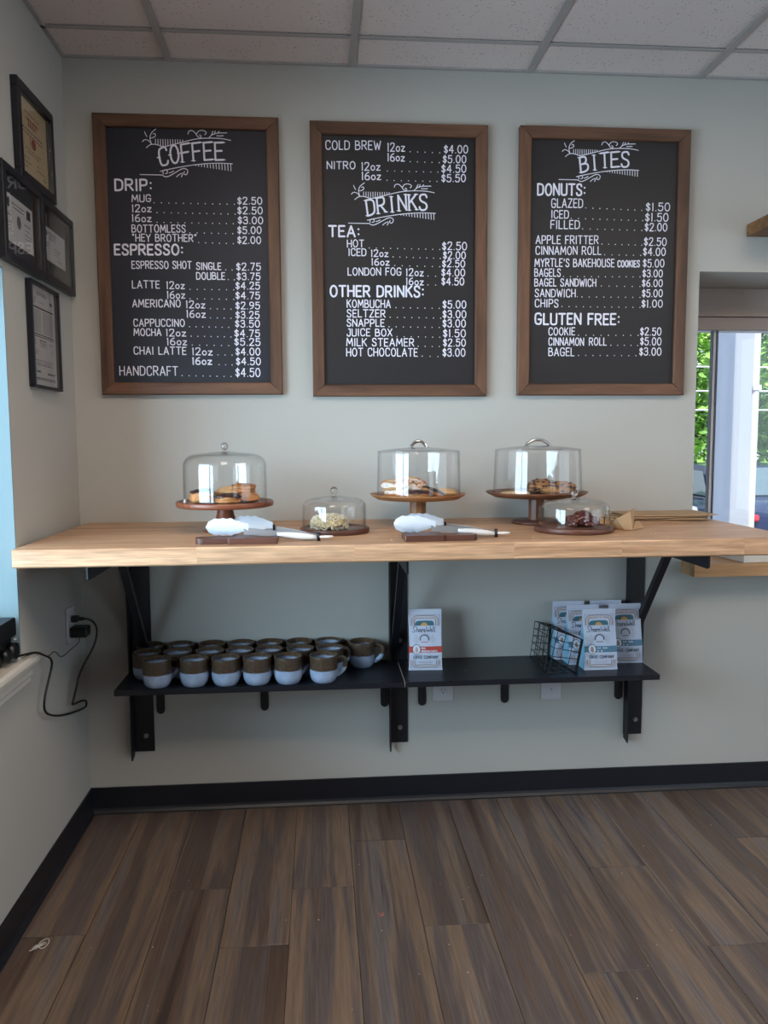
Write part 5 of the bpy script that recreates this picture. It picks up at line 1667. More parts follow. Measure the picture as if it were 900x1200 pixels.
t = thing('glazed_pastry', 'lumpy dark glazed pull-apart pastry under the small dome by the cookies', 'pastry', (1.632, -0.430, 1.0606))
rc = random.Random(9)
q = MB()
for k in range(46):
    a, ph = rc.uniform(0, 2 * pi), rc.uniform(-0.1, 1.4)
    rr = 0.038 * cos(ph)
    c_ = (rr * cos(a), rr * sin(a), 0.010 + 0.030 * max(0, sin(ph)))
    q2 = blob(MB(), rc.uniform(0.009, 0.014), rc.uniform(0.014, 0.020), k + 60, 0.2, seg=12, rings=8)
    q2.move(Matrix.Translation(Vector(c_) - Vector((0, 0, .009))) @ Matrix.Rotation(rc.uniform(-.8, .8), 4, 'X'))
    q.add([(p[0], p[1], max(0.0, p[2])) for p in q2.v], q2.f, 0, True)
blob(q, 0.036, 0.042, 77, 0.15)
q.build('crumb_body', MAT['brownie'], t)


# ------------------------------------------------------------------ little paddle boards and tongs
def paddle(label, x0, x1, y0, y1, hx0, hx1, hy0, hy1, mat):
    t = thing('paddle_board', label, 'board', ((x0 + x1) / 2, (y0 + y1) / 2, TOP), 0, 'small walnut paddle boards under the tongs')
    def rnd_rect(a, b, c_, d, r_, n=4):
        p = []
        for cx_, cy_, s0 in ((b - r_, c_ + r_, -90), (b - r_, d - r_, 0), (a + r_, d - r_, 90), (a + r_, c_ + r_, 180)):
            p += [(cx_ + r_ * cos(R(s0 + 90 * k / n)), cy_ + r_ * sin(R(s0 + 90 * k / n))) for k in range(n + 1)]
        return p
    q = MB(); q.prism(rnd_rect(x0, x1, y0, y1, 0.004), 'z', TOP, TOP + 0.017); q.build('blade', mat, t, world=True)
    left = hx1 <= x0 + 0.02
    if left: hx1 = x0
    else: hx0 = x1
    r_ = (hy1 - hy0) / 2 * 0.8
    p = []
    ms = (hy0 + hy1) / 2
    if left:
        p = [(hx1, hy1), (hx0 + r_, hy1)] + [(hx0 + r_ + r_ * cos(R(90 + 90 * k / 5)), hy1 - r_ + r_ * sin(R(90 + 90 * k / 5))) for k in range(1, 6)] + [(hx0 + r_ + r_ * cos(R(180 + 90 * k / 5)), hy0 + r_ + r_ * sin(R(180 + 90 * k / 5))) for k in range(6)] + [(hx1, hy0)]
    else:
        p = [(hx0, hy0), (hx1 - r_, hy0)] + [(hx1 - r_ + r_ * cos(R(-90 + 90 * k / 5)), hy0 + r_ + r_ * sin(R(-90 + 90 * k / 5))) for k in range(1, 6)] + [(hx1 - r_ + r_ * cos(R(90 * k / 5)), hy1 - r_ + r_ * sin(R(90 * k / 5))) for k in range(6)] + [(hx0, hy1)]
    q = MB(); q.prism(p, 'z', TOP, TOP + 0.016); q.build('handle', mat, t, world=True)
    return t


paddle('small dark walnut paddle board in front of the red-brown cake stand', 0.578, 0.712, -0.640, -0.545, 0.487, 0.590, -0.628, -0.575, MAT['walnut'])
paddle('small reddish walnut paddle board in front of the honey-brown cake stand', 1.062, 1.172, -0.640, -0.545, 1.172, 1.268, -0.632, -0.580, MAT['walnut'])


def tongs(label, tipf, tipb, hinge, z):
    """scalloped serving tongs lying on their side, arms opening across the board"""
    hz = z
    t = thing('serving_tongs', label, 'tongs', (hinge[0], hinge[1], hz), 0, 'white-tipped serving tongs on the paddle boards')
    Hh = Vector((hinge[0], hinge[1], 0))
    for which, tip in (('front', tipf), ('back', tipb)):
        Tp = Vector((tip[0], tip[1], 0))
        d = (Tp - Hh); L_ = d.length; d.normalize()
        n_ = Vector((-d.y, d.x, 0))                 # sideways
        sgn = 1 if which == 'front' else -1
        bow = 0.010

        def P(s, lat, h_):                          # s metres from the hinge, lateral, height
            k = s / L_
            b_ = sgn * bow * sin(pi * min(1, k)) * 0.8
            return Hh + d * s + n_ * (lat + b_) + Vector((0, 0, hz + h_ - 0.002 + 0.0205 * min(1, k / 0.62)))
        # steel channel
        q = MB()
        s0, s1 = 0.0, L_ - 0.105
        n = 8
        v = []
        for k in range(n + 1):
            s = s0 + (s1 - s0) * k / n
            hh = 0.0075 + 0.002 * k / n
            for (la, hv) in ((-.0006, 0.012 - hh), (.0006, 0.012 - hh), (.0006, 0.012 + hh), (-.0006, 0.012 + hh)):
                v.append(P(s, la, hv))
        f = [(3, 2, 1, 0), (4 * n, 4 * n + 1, 4 * n + 2, 4 * n + 3)] + [(4 * k + a, 4 * k + (a + 1) % 4, 4 * k + 4 + (a + 1) % 4, 4 * k + 4 + a) for k in range(n) for a in range(4)]
        q.add(v, f)
        q.build('steel_arm', MAT['dullsteel'], t, world=True)
        # white grip
        q = MB()
        g0, g1 = (0.006, 0.115 if which == 'front' else 0.185)
        v = []
        n = 10
        for k in range(n + 1):
            s = g0 + (g1 - g0) * k / n
            e = sin(pi * (k / n)) ** 0.35 if 0 < k < n else 0.35
            hh, th = 0.0095 * max(e, .5), 0.0045 * max(e, .4)
            for a in range(8):
                v.append(P(s, sgn * 0.0045 + th * cos(2 * pi * a / 8), 0.012 + hh * sin(2 * pi * a / 8)))
        f = [tuple(range(7, -1, -1)), tuple(range(8 * n, 8 * n + 8))] + [(8 * k + a, 8 * k + (a + 1) % 8, 8 * k + 8 + (a + 1) % 8, 8 * k + 8 + a) for k in range(n) for a in range(8)]
        q.add(v, f, 0, True)
        q.build('grip', MAT['whiteplas'], t, world=True)
        # scalloped head: cupped leaf, wavy rim
        q = MB()
        hl = 0.118
        n, m = 18, 8
        va, vb = [], []
        for k in range(n + 1):
            s = L_ - hl + hl * k / n
            u_ = k / n
            hw = 0.0235 * (0.36 + 0.64 * min(1, u_ / 0.4) ** 1.2) * (1 if u_ < 0.72 else max(0.10, (1 - ((u_ - 0.72) / 0.28) ** 2) ** 0.5))
            hw *= 1 + 0.06 * sin(u_ * 34)
            for j in range(m + 1):
                c_ = -1 + 2 * j / m
                cup = -sgn * 0.011 * (c_ * c_) * min(1, u_ * 2)
                hv = 0.0235 + hw * c_ * 1.0
                va.append(P(s, cup + 0.0009, hv)); vb.append(P(s, cup - 0.0009, hv))
        W2 = m + 1
        f = [(k * W2 + j, k * W2 + j + 1, (k + 1) * W2 + j + 1, (k + 1) * W2 + j) for k in range(n) for j in range(m)]
        q.add(va, f, 0, True)
        q.add(vb, [tuple(reversed(x_)) for x_ in f], 0, True)
        rim = [j for j in range(W2)] + [k * W2 + m for k in range(1, n + 1)] + [n * W2 + j for j in range(m - 1, -1, -1)] + [k * W2 for k in range(n - 1, 0, -1)]
        nr = len(rim)
        q.add([va[i] for i in rim] + [vb[i] for i in rim], [(i, (i + 1) % nr, nr + (i + 1) % nr, nr + i) for i in range(nr)])
        q.build('scalloped_head', MAT['silicone'], t, world=True)
        if which == 'back':
            q = MB()
            a, b_ = P(L_ - 0.118, -0.003, 0.012), P(L_ - 0.126, 0.003, 0.012)
            q.box(min(a.x, b_.x), max(a.x, b_.x), min(a.y, b_.y) - .002, max(a.y, b_.y) + .002, hz + 0.021, hz + 0.041)
            q.build('black_band', MAT['blackplas'], t, world=True)
    q = MB(); q.cyl((Hh.x, Hh.y, hz), 0.005, 0.024, 12); q.build('hinge_pin', MAT['blackplas'], t, world=True)
    q = MB()
    c_ = Hh - (Vector((tipf[0] + tipb[0], tipf[1] + tipb[1], 0)) / 2 - Hh).normalized() * 0.022
    q.tube([(c_.x + 0.017 * cos(2 * pi * k / 18), c_.y + 0.0085 * sin(2 * pi * k / 18), hz + 0.012) for k in range(18)], 0.0028, 8, closed=True)
    q.build('pull_ring', MAT['whiteplas'], t, world=True)
    return t


tongs('white-headed serving tongs on the dark paddle board, before the red-brown stand', (0.512, -0.585), (0.580, -0.490), (0.824, -0.585), TOP)
tongs('white-headed serving tongs on the reddish paddle board, before the honey-brown stand', (1.038, -0.575), (1.075, -0.480), (1.335, -0.560), TOP)


# ------------------------------------------------------------------ kraft papers at the window end
t = thing('kraft_bag', 'crumpled brown kraft paper bag with raised corners beside the small dome', 'paper bag', (1.785, -0.40, TOP))
q = MB()
A = [(1.728, -0.395, 0.002), (1.762, -0.445, 0.001), (1.786, -0.452, 0.002), (1.782, -0.438, 0.056), (1.745, -0.425, 0.034), (1.722, -0.402, 0.026), (1.760, -0.385, 0.030), (1.786, -0.425, 0.058),
     (1.842, -0.405, 0.003), (1.836, -0.380, 0.022), (1.818, -0.395, 0.024), (1.800, -0.405, 0.018), (1.812, -0.402, 0.066), (1.790, -0.380, 0.012), (1.806, -0.372, 0.006), (1.745, -0.362, 0.004)]
A = [(a, b_, c_ + TOP) for a, b_, c_ in A]
F_ = [(0, 1, 4, 5), (1, 2, 3, 4), (4, 3, 7, 6), (5, 4, 6), (2, 3, 12), (3, 7, 12), (2, 11, 12), (2, 8, 10, 11), (8, 9, 10), (10, 9, 14, 13), (11, 10, 13), (6, 7, 13), (0, 5, 6, 15), (15, 6, 13, 14)]
q.add(A, F_)
o = q.build('paper', MAT['kraft'], t, world=True)
sm_ = o.modifiers.new('thickness', 'SOLIDIFY'); sm_.thickness = 0.0012

t = thing('striped_pastry', 'chocolate-striped pastry half inside the kraft paper bag', 'pastry', (1.738, -0.368, TOP), R(-12))
q = blob(MB(), 0.030, 0.030, 91, 0.05, sx=1.7); q.build('crumb_body', MAT['breadlite'], t)
q = MB()
for k in range(6):
    a = -0.042 + k * 0.016
    pts = []
    for j in range(9):
        b_ = -0.9 + 1.8 * j / 8
        pts.append((a + 0.005 * b_, 0.030 * b_, 0.0315 * (1 - abs(b_) ** 2.2 * 0.75) * (1 - (abs(a) / 0.06) ** 3 * .7)))
    q.tube(pts, 0.0030, 6, flat=1.5)
q.build('chocolate_stripes', MAT['choc'], t)

rk = random.Random(3)
lbs = ['flat brown kraft sleeve at the bottom of the pile against the wall', 'flat brown kraft sleeve, second from the bottom of the pile against the wall', 'flat brown kraft sleeve, third from the bottom of the pile against the wall', 'flat brown kraft sleeve on top of the pile, its end reaching the window']
for k in range(4):
    t = thing('kraft_sleeve', lbs[k], 'paper sleeve', (1.985 + 0.012 * k, -0.125 - 0.004 * k, TOP + 0.0062 * k), R([3, -2, 4, 1][k]), 'flat kraft sleeves in a pile')
    q = MB()
    n, L_, W_ = 12, 0.29 + 0.02 * (k % 2), 0.17
    v = []
    for i in range(n + 1):
        x = -L_ / 2 + L_ * i / n
        lift = 0.0022 * (abs(i / n - 0.5) * 2) ** 3 * (k / 3)
        th = 0.0040 if 0 < i < n else 0.0020
        v += [(x, -W_ / 2, lift), (x, W_ / 2, lift), (x, W_ / 2, lift + th), (x, 0, lift + th * 1.25), (x, -W_ / 2, lift + th)]
    f = [(0, 1, 2, 3, 4), tuple(range(5 * n + 4, 5 * n - 1, -1))] + [(5 * i + a, 5 * i + (a + 1) % 5, 5 * i + 5 + (a + 1) % 5, 5 * i + 5 + a) for i in range(n) for a in range(5)]
    q.add(v, f)
    q.build('paper', MAT['kraft'], t)

# white blocks on the ledge below the counter end
for k in range(3):
    t = thing('white_box', ['small plain white box on the wood ledge, nearest the bracket', 'small plain white box on the wood ledge, second from the bracket', 'small plain white box on the wood ledge, farthest from the bracket'][k], 'box', (2.386 + 0.1015 * k, 0.02, ZS1 + 0.0004), R(4), 'white boxes on the window ledge')
    q = MB(); q.box(-0.0495, 0.0495, -0.115, 0.115, 0, 0.052, bev=0.002); q.build('box_body', MAT['offwhite'], t)
    q = MB(); q.box(-0.0503, 0.0503, -0.1158, 0.1158, 0.052, 0.060, bev=0.002); q.build('lid', MAT['offwhite'], t)

# floating shelf at the right edge
t = thing('floating_shelf', 'brown wooden floating shelf high on the wall above the window', 'shelf', (2.364, 0, 2.046))
q = MB(); q.box(2.364, 3.30, -0.24, -0.001, 2.047, 2.090, bev=0.002); q.build('shelf_board', MAT['shelfwood'], t, world=True)
for xx in (2.50, 3.16):
    q = MB(); q.prism([(-0.001, 1.985), (-0.014, 1.985), (-0.014, 2.0465), (-0.001, 2.0465)], 'x', xx - 0.012, xx + 0.012); q.build('wall_cleat', MAT['shelfwood'], t, world=True)

# ------------------------------------------------------------------ wall plates, plug, adapter and cords
def wall_plate(label, loc, rz, blank=False, name='wall_outlet'):
    t = thing(name, label, 'outlet', loc, rz)
    q = MB(); q.box(-0.038, 0.038, -0.0055, -0.0006, -0.058, 0.058, bev=0.0015); q.build('cover_plate', MAT['outlet'], t)
    if not blank:
        for s_ in (-1, 1):
            f_ = MB(); f_.box(-0.0165, 0.0165, -0.0072, -0.0054, s_ * 0.0195 - 0.0135, s_ * 0.0195 + 0.0135, bev=0.0008); rcp = f_.build('receptacle', MAT['outlet'], t)
            g_ = MB()
            g_.box(-0.0075, -0.0055, -0.0076, -0.0071, s_ * 0.0195 - 0.001, s_ * 0.0195 + 0.0075); g_.box(0.0055, 0.0075, -0.0076, -0.0071, s_ * 0.0195, s_ * 0.0195 + 0.007)
            g_.cyl((0, -0.0076, s_ * 0.0195 - 0.007), 0.0024, 0.0005, 8, 'y'); g_.build('slots', MAT['slot'], rcp)
    q = MB(); q.cyl((0, -0.0076, 0 if not blank else -0.020), 0.003, 0.0021, 10, 'y'); q.build('screw', MAT['bolt'] if blank else MAT['outlet'], t)
    return t


wall_plate('white wall outlet under the shelf with the single coffee bag', (1.269, 0, 0.434), 0)
wall_plate('blank white wall plate under the shelf with the wire basket', (1.673, 0, 0.427), 0, True, 'blank_plate')
wall_plate('white wall outlet on the left wall with a plug and adapter in it', (0, -0.160, 0.727), R(90))

t = thing('power_lead', 'thick black power cord looping below the outlet to the window sill', 'cord', (0.0078, -0.160, 0.7465))
q = MB(); q.box(0.0080, 0.030, -0.172, -0.148, 0.7365, 0.7565, bev=0.002); q.tube([(0.028, -0.160, 0.7465), (0.048, -0.155, 0.745)], [0.0075, 0.005], 10); q.build('plug', MAT['blackplas'], t, world=True)
cp = [(0.046, -0.155, 0.745), (0.066, -0.140, 0.738), (0.078, -0.118, 0.705), (0.070, -0.125, 0.650), (0.045, -0.160, 0.600), (0.030, -0.185, 0.560), (0.026, -0.205, 0.520), (0.024, -0.240, 0.487), (0.022, -0.235, 0.480),
      (0.020, -0.140, 0.462), (0.020, -0.078, 0.443), (0.020, -0.080, 0.420), (0.020, -0.180, 0.440), (0.020, -0.330, 0.478), (0.020, -0.430, 0.515), (0.022, -0.490, 0.548), (0.024, -0.485, 0.590), (0.026, -0.440, 0.640), (0.030, -0.425, 0.672),
      (0.034, -0.450, 0.696), (0.042, -0.520, 0.722), (0.040, -0.575, 0.748), (0.020, -0.640, 0.755), (-0.02, -0.70, 0.758)]
c3 = cp
for _ in range(2):
    n3 = [c3[0]]
    for a, b_ in zip(c3, c3[1:]):
        n3 += [tuple(a[i] * .75 + b_[i] * .25 for i in range(3)), tuple(a[i] * .25 + b_[i] * .75 for i in range(3))]
    c3 = n3 + [c3[-1]]
q = MB(); q.tube(c3, 0.0034, 8); q.build('cable', MAT['cord'], t, world=True)
t = thing('power_adapter', 'black block power adapter in the lower socket of the left-wall outlet', 'adapter', (0.0078, -0.162, 0.7065))
q = MB(); q.box(0.0080, 0.062, -0.187, -0.137, 0.688, 0.722, bev=0.004); q.build('adapter_body', MAT['blackplas'], t, world=True)
c3 = [(0.035, -0.172, 0.689), (0.036, -0.185, 0.672), (0.030, -0.230, 0.668), (0.026, -0.300, 0.662), (0.026, -0.345, 0.668), (0.024, -0.380, 0.700), (0.028, -0.450, 0.700), (0.040, -0.520, 0.722), (0.034, -0.560, 0.743), (0.015, -0.62, 0.743)]
for _ in range(2):
    n3 = [c3[0]]
    for a, b_ in zip(c3, c3[1:]):
        n3 += [tuple(a[i] * .75 + b_[i] * .25 for i in range(3)), tuple(a[i] * .25 + b_[i] * .75 for i in range(3))]
    c3 = n3 + [c3[-1]]
q = MB(); q.tube(c3, 0.0014, 6); q.build('thin_cable', MAT['cord'], t, world=True)

# black audio unit on the left window sill
t = thing('audio_receiver', 'black two-tier electronic box with round knobs on the left window sill', 'receiver', (-0.07, -0.80, 0.7384))
q = MB(); q.box(-0.165, 0.004, -1.02, -0.615, 0.806, 0.856, bev=0.003); q.build('upper_case', MAT['blackplas'], t, world=True)
q = MB(); q.box(-0.160, -0.004, -1.00, -0.63, 0.746, 0.803, bev=0.003); q.build('lower_case', MAT['blackplas'], t, world=True)
q = MB()
for yy in (-0.97, -0.66):
    for xx in (-0.14, -0.03): q.cyl((xx, yy, 0.7386), 0.010, 0.008, 12); q.cyl((xx, yy, 0.802), 0.006, 0.005, 10)
q.build('feet', MAT['cord'], t, world=True)
for i, yy in enumerate((-0.652, -0.70, -0.77)):
    q = MB(); q.cyl((-0.004, yy, 0.772), 0.022 if i == 0 else 0.016, 0.020, 20, 'x'); q.build('knob', MAT['blackplas'], t, world=True)
q = MB(); q.cyl((0.004, -0.635, 0.800), 0.003, 0.006, 8, 'x'); q.build('led', MAT['whiteplas'], t, world=True)


# ------------------------------------------------------------------ framed certificates on the left wall
def certificate(label, y0, y1, z0, z1, fwid, depth, matm, papers, tilt=0.0, fd=0.012):
    """frame on the x = 0 wall; papers: (y0, y1, z0, z1, material, list of print rows)"""
    t = thing('picture_frame', label, 'picture frame', (0.0008, (y0 + y1) / 2, (z0 + z1) / 2), 0, 'black framed certificates on the left wall')
    t.rotation_euler = (tilt, 0, 0)
    L = lambda q, n_, m: q.build(n_, m, t, world=True)
    e = 0.0003
    for nm, a, b_, c_, d in (('frame_bar', y0, y1, z0, z0 + fwid), ('frame_bar', y0, y1, z1 - fwid, z1), ('frame_bar', y0, y0 + fwid, z0 + fwid + e, z1 - fwid - e), ('frame_bar', y1 - fwid, y1, z0 + fwid + e, z1 - fwid - e)):
        q = MB(); q.box(0.001, depth, a, b_, c_, d, bev=0.0012); L(q, nm, MAT['certframe'])
    q = MB(); q.box(0.001, 0.004, y0 + fwid, y1 - fwid, z0 + fwid, z1 - fwid); L(q, 'mat_board', matm)
    q = MB(); q.box(depth - 0.005, depth - 0.0038, y0 + fwid, y1 - fwid, z0 + fwid, z1 - fwid); L(q, 'glazing', MAT['picglass'])
    for (a, b_, c_, d, pm, rows) in papers:
        q = MB(); q.box(0.0042, 0.0048, a, b_, c_, d); L(q, 'certificate', pm)
        q = MB()
        W_, H_ = b_ - a, d - c_
        rr = random.Random(int(W_ * 1e5))
        for (u0, v0, u1, v1, mi, kind) in rows:
            if kind == 'b':                      # solid block
                q.add([(0.0050, a + u0 * W_, c_ + v0 * H_), (0.0050, a + u1 * W_, c_ + v0 * H_), (0.0050, a + u1 * W_, c_ + v1 * H_), (0.0050, a + u0 * W_, c_ + v1 * H_)], [(0, 1, 2, 3)], mi)
            elif kind == 'r':                    # round seal
                cy_, cz_ = a + (u0 + u1) / 2 * W_, c_ + (v0 + v1) / 2 * H_
                ra, rb = (u1 - u0) / 2 * W_, (v1 - v0) / 2 * H_
                q.add([(0.0050, cy_ + ra * cos(2 * pi * k / 16), cz_ + rb * sin(2 * pi * k / 16)) for k in range(16)], [tuple(range(16))], mi)
            else:                                # row of small words
                y = u0
                hh = (v1 - v0)
                while y < u1:
                    ln = min(rr.uniform(0.02, 0.07), u1 - y)
                    q.add([(0.0050, a + y * W_, c_ + v0 * H_), (0.0050, a + (y + ln) * W_, c_ + v0 * H_), (0.0050, a + (y + ln) * W_, c_ + v1 * H_), (0.0050, a + y * W_, c_ + v1 * H_)], [(0, 1, 2, 3)], mi)
                    y += ln + 0.018
        L(q, 'printed_text', [MAT['ink'], MAT['inkdark'], MAT['inkred']])
    return t


rows1 = [(.25, .84, .75, .855, 1, 'w'), (.30, .75, .70, .79, 2, 'w'), (.36, .68, .64, .74, 2, 'w'), (.15, .61, .85, .635, 0, 'w'), (.15, .56, .85, .58, 2, 'w'), (.44, .42, .60, .56, 2, 'r'), (.40, .41, .44, .55, 2, 'w'),
         (.25, .37, .75, .385, 0, 'w'), (.30, .33, .70, .345, 0, 'w'), (.10, .24, .35, .255, 0, 'w'), (.10, .18, .40, .195, 0, 'w'), (.10, .12, .30, .135, 0, 'w'), (.62, .24, .70, .255, 0, 'w'), (.60, .18, .92, .195, 0, 'w'), (.80, .12, .95, .135, 0, 'w'), (.08, .84, .16, .93, 0, 'r')]
certificate('black-framed cream certificate with a red seal, topmost on the left wall', -0.466, -0.172, 2.062, 2.330, 0.026, 0.020, MAT['cream'], [(-0.439, -0.199, 2.089, 2.303, MAT['cream'], rows1)], tilt=R(1.5))
rows2 = [(.08, .72, .22, .92, 1, 'b'), (.78, .72, .92, .92, 1, 'b'), (.30, .84, .72, .87, 0, 'w'), (.34, .76, .68, .79, 0, 'w'), (.44, .38, .58, .66, 0, 'r'), (.08, .55, .26, .58, 0, 'w'), (.08, .40, .30, .42, 0, 'w'), (.08, .32, .28, .34, 0, 'w'), (.08, .24, .28, .26, 0, 'w'),
         (.70, .55, .92, .58, 0, 'w'), (.72, .44, .92, .46, 0, 'w'), (.70, .34, .92, .36, 0, 'w'), (.70, .26, .92, .28, 0, 'w')]
certificate('black-framed white certificate with two dark squares, left of the plainer twin', -0.607, -0.318, 1.808, 2.060, 0.022, 0.022, MAT['mat_dark'], [(-0.572, -0.352, 1.868, 1.995, MAT['paper'], rows2)])
rows3 = [(.30, .84, .62, .88, 1, 'w'), (.32, .76, .60, .80, 1, 'w'), (.34, .68, .58, .72, 0, 'w'), (.16, .72, .26, .90, 0, 'r'), (.10, .50, .30, .54, 0, 'w'), (.12, .42, .28, .46, 0, 'w'), (.52, .44, .78, .48, 0, 'w'), (.50, .36, .74, .39, 0, 'w'), (.54, .28, .76, .31, 0, 'w'), (.66, .14, .84, .17, 0, 'w')]
certificate('black-framed small white certificate on a charcoal mat, nearest the corner', -0.314, -0.018, 1.812, 2.056, 0.022, 0.022, MAT['mat_grey'], [(-0.284, -0.062, 1.885, 1.985, MAT['paper'], rows3)])
rows4 = [(.32, .945, .66, .955, 1, 'w'), (.30, .925, .70, .935, 1, 'w'), (.06, .90, .16, .95, 0, 'r'), (.80, .86, .92, .90, 0, 'r'), (.10, .88, .30, .887, 0, 'w'), (.12, .86, .26, .867, 0, 'w'), (.10, .84, .28, .847, 0, 'w'), (.40, .85, .60, .857, 0, 'w'), (.06, .785, .94, .80, 1, 'b')]
for k in range(14):
    z_ = .76 - k * .0165
    rows4 += [(.08, z_, .44, z_ + .007, 0, 'w'), (.52, z_, .92, z_ + .007, 0, 'w')]
rows4 += [(.06, .515, .94, .525, 1, 'b'), (.06, .495, .94, .503, 1, 'b'), (.10, .40, .20, .47, 0, 'r'), (.36, .455, .62, .468, 1, 'w'), (.36, .435, .64, .443, 0, 'w'), (.38, .42, .60, .428, 0, 'w'), (.36, .40, .64, .407, 0, 'w'), (.72, .44, .90, .447, 0, 'w'),
          (.12, .36, .28, .367, 0, 'w'), (.12, .34, .30, .347, 0, 'w'), (.12, .32, .28, .327, 0, 'w'), (.80, .36, .88, .367, 0, 'w'), (.12, .25, .88, .258, 0, 'w'), (.22, .225, .78, .233, 0, 'w'), (.22, .205, .80, .213, 1, 'w'), (.10, .13, .38, .15, 1, 'w'), (.62, .12, .90, .14, 1, 'w'), (.08, .07, .92, .078, 1, 'b'), (.08, .055, .92, .061, 1, 'b')]
certificate('tall narrow black-framed document with dense printed tables, lowest on the left wall', -0.426, -0.184, 1.486, 1.793, 0.008, 0.020, MAT['paper'], [(-0.416, -0.194, 1.496, 1.783, MAT['paper'], rows4)])

# ------------------------------------------------------------------ crumbs and litter
rc = random.Random(21)
q = MB()
for k in range(46):
    if k < 16: x, y = rc.uniform(0.45, 0.90), rc.uniform(-0.60, -0.42)
    elif k < 30: x, y = rc.uniform(1.02, 1.30), rc.uniform(-0.62, -0.40)
    else: x, y = rc.uniform(1.40, 1.90), rc.uniform(-0.63, -0.52)
    q.sphere((x, y, TOP + 0.0008), rc.uniform(0.0008, 0.0019), 5, 4, sz=0.7)
q.build('counter_crumbs', MAT['crumb'], None, kind='stuff')
props(bpy.data.objects['counter_crumbs'], 'tiny pale pastry crumbs scattered on the counter', 'crumbs')
q = MB()
for k in range(46):
    q.sphere((rc.uniform(0.2, 2.4), rc.uniform(-1.1, -0.05), 0.0008), rc.uniform(0.0010, 0.0022), 5, 4, sz=0.6)
q.build('floor_crumbs', MAT['crumbf'], None, kind='stuff')
props(bpy.data.objects['floor_crumbs'], 'tiny pale crumbs scattered on the plank floor', 'crumbs')
q = MB()
for k in range(8): q.sphere((rc.uniform(1.1, 1.9), rc.uniform(-0.18, -0.1), 0.5358), rc.uniform(0.0008, 0.0015), 5, 4, sz=0.7)
q.build('shelf_crumbs', MAT['crumb'], None, kind='stuff')
props(bpy.data.objects['shelf_crumbs'], 'tiny crumbs on the black shelf', 'crumbs')

t = thing('twist_tie', 'small tangled pale twist tie on the floor at the left baseboard', 'twist tie', (0.072, -0.755, 0.0))
q = MB()
q.tube([(0.0016 * k * cos(1.0 * k) * .8 + 0.004 * sin(k * 2.1), 0.0018 * k * sin(1.15 * k) * .7, 0.0022 + 0.0012 * (1 + sin(k * 1.7))) for k in range(16)], 0.0014, 6)
q.tube([(0.012 + 0.012 * cos(2 * pi * k / 14), 0.012 + 0.020 * sin(2 * pi * k / 14), 0.0024 + .001 * sin(k)) for k in range(14)], 0.0013, 6, closed=True)
q.build('wire_loop', MAT['twist'], t)
t = thing('food_scrap', 'small crumpled pinkish scrap on the floor below the centre bracket', 'scrap', (0.985, -0.695, 0.0))
q = MB()
for k in range(5): blob(q, 0.004, 0.004, k + 5, 0.5, seg=8, rings=5); q.v[-54:] = [(p[0] + rc.uniform(-.00, .00) + 0.006 * cos(k * 1.4), p[1] + 0.008 * sin(k * 1.4), p[2]) for p in q.v[-54:]]
q.build('crumb_body', plain('pink_scrap', '#9a6a62', 0.8), t)

# ------------------------------------------------------------------ outside the right-hand window
GZ = -0.45
q = MB(); q.box(-12, 40, 0.45, 60, GZ - 0.3, GZ); a_ = q.build('car_park', MAT['asphalt']); a_['kind'] = 'structure'
q = MB(); q.box(-12, 40, -30, 0.45, GZ - 0.35, GZ - 0.05); a_ = q.build('ground', MAT['asphalt']); a_['kind'] = 'structure'
q = MB(); q.box(-12, 40, 11.5, 30, GZ, GZ + 0.12); a_ = q.build('grass_verge', MAT['grass']); a_['kind'] = 'structure'

t = thing('porch_pillar', 'square pale blue-grey stucco pillar outside the right-hand window', 'pillar', (3.233, 1.65, GZ))
q = MB(); q.box(3.178, 3.288, 1.55, 1.75, GZ + 0.12, 3.3, bev=0.004); q.build('shaft', MAT['stucco'], t, world=True)
q = MB(); q.box(3.158, 3.286, 1.53, 1.77, GZ, GZ + 0.12, bev=0.006); q.build('plinth', MAT['stucco'], t, world=True)
t = thing('downspout', 'white rain pipe with a curved top running down the stucco pillar', 'downspout', (3.31, 1.60, GZ))
q = MB()
q.tube([(3.312, 1.57, GZ), (3.312, 1.57, 1.2), (3.312, 1.57, 2.02)] + [(3.312 + 0.09 * (1 - cos(a * pi / 12)), 1.57, 2.02 + 0.09 * sin(a * pi / 12)) for a in range(1, 7)] + [(3.9, 1.57, 2.12)], 0.024, 12)
q.build('pipe', MAT['gutter'], t, world=True)
q = MB(); q.box(3.289, 3.338, 1.543, 1.549, 1.6, 1.63); q.build('strap', MAT['gutter'], t, world=True)


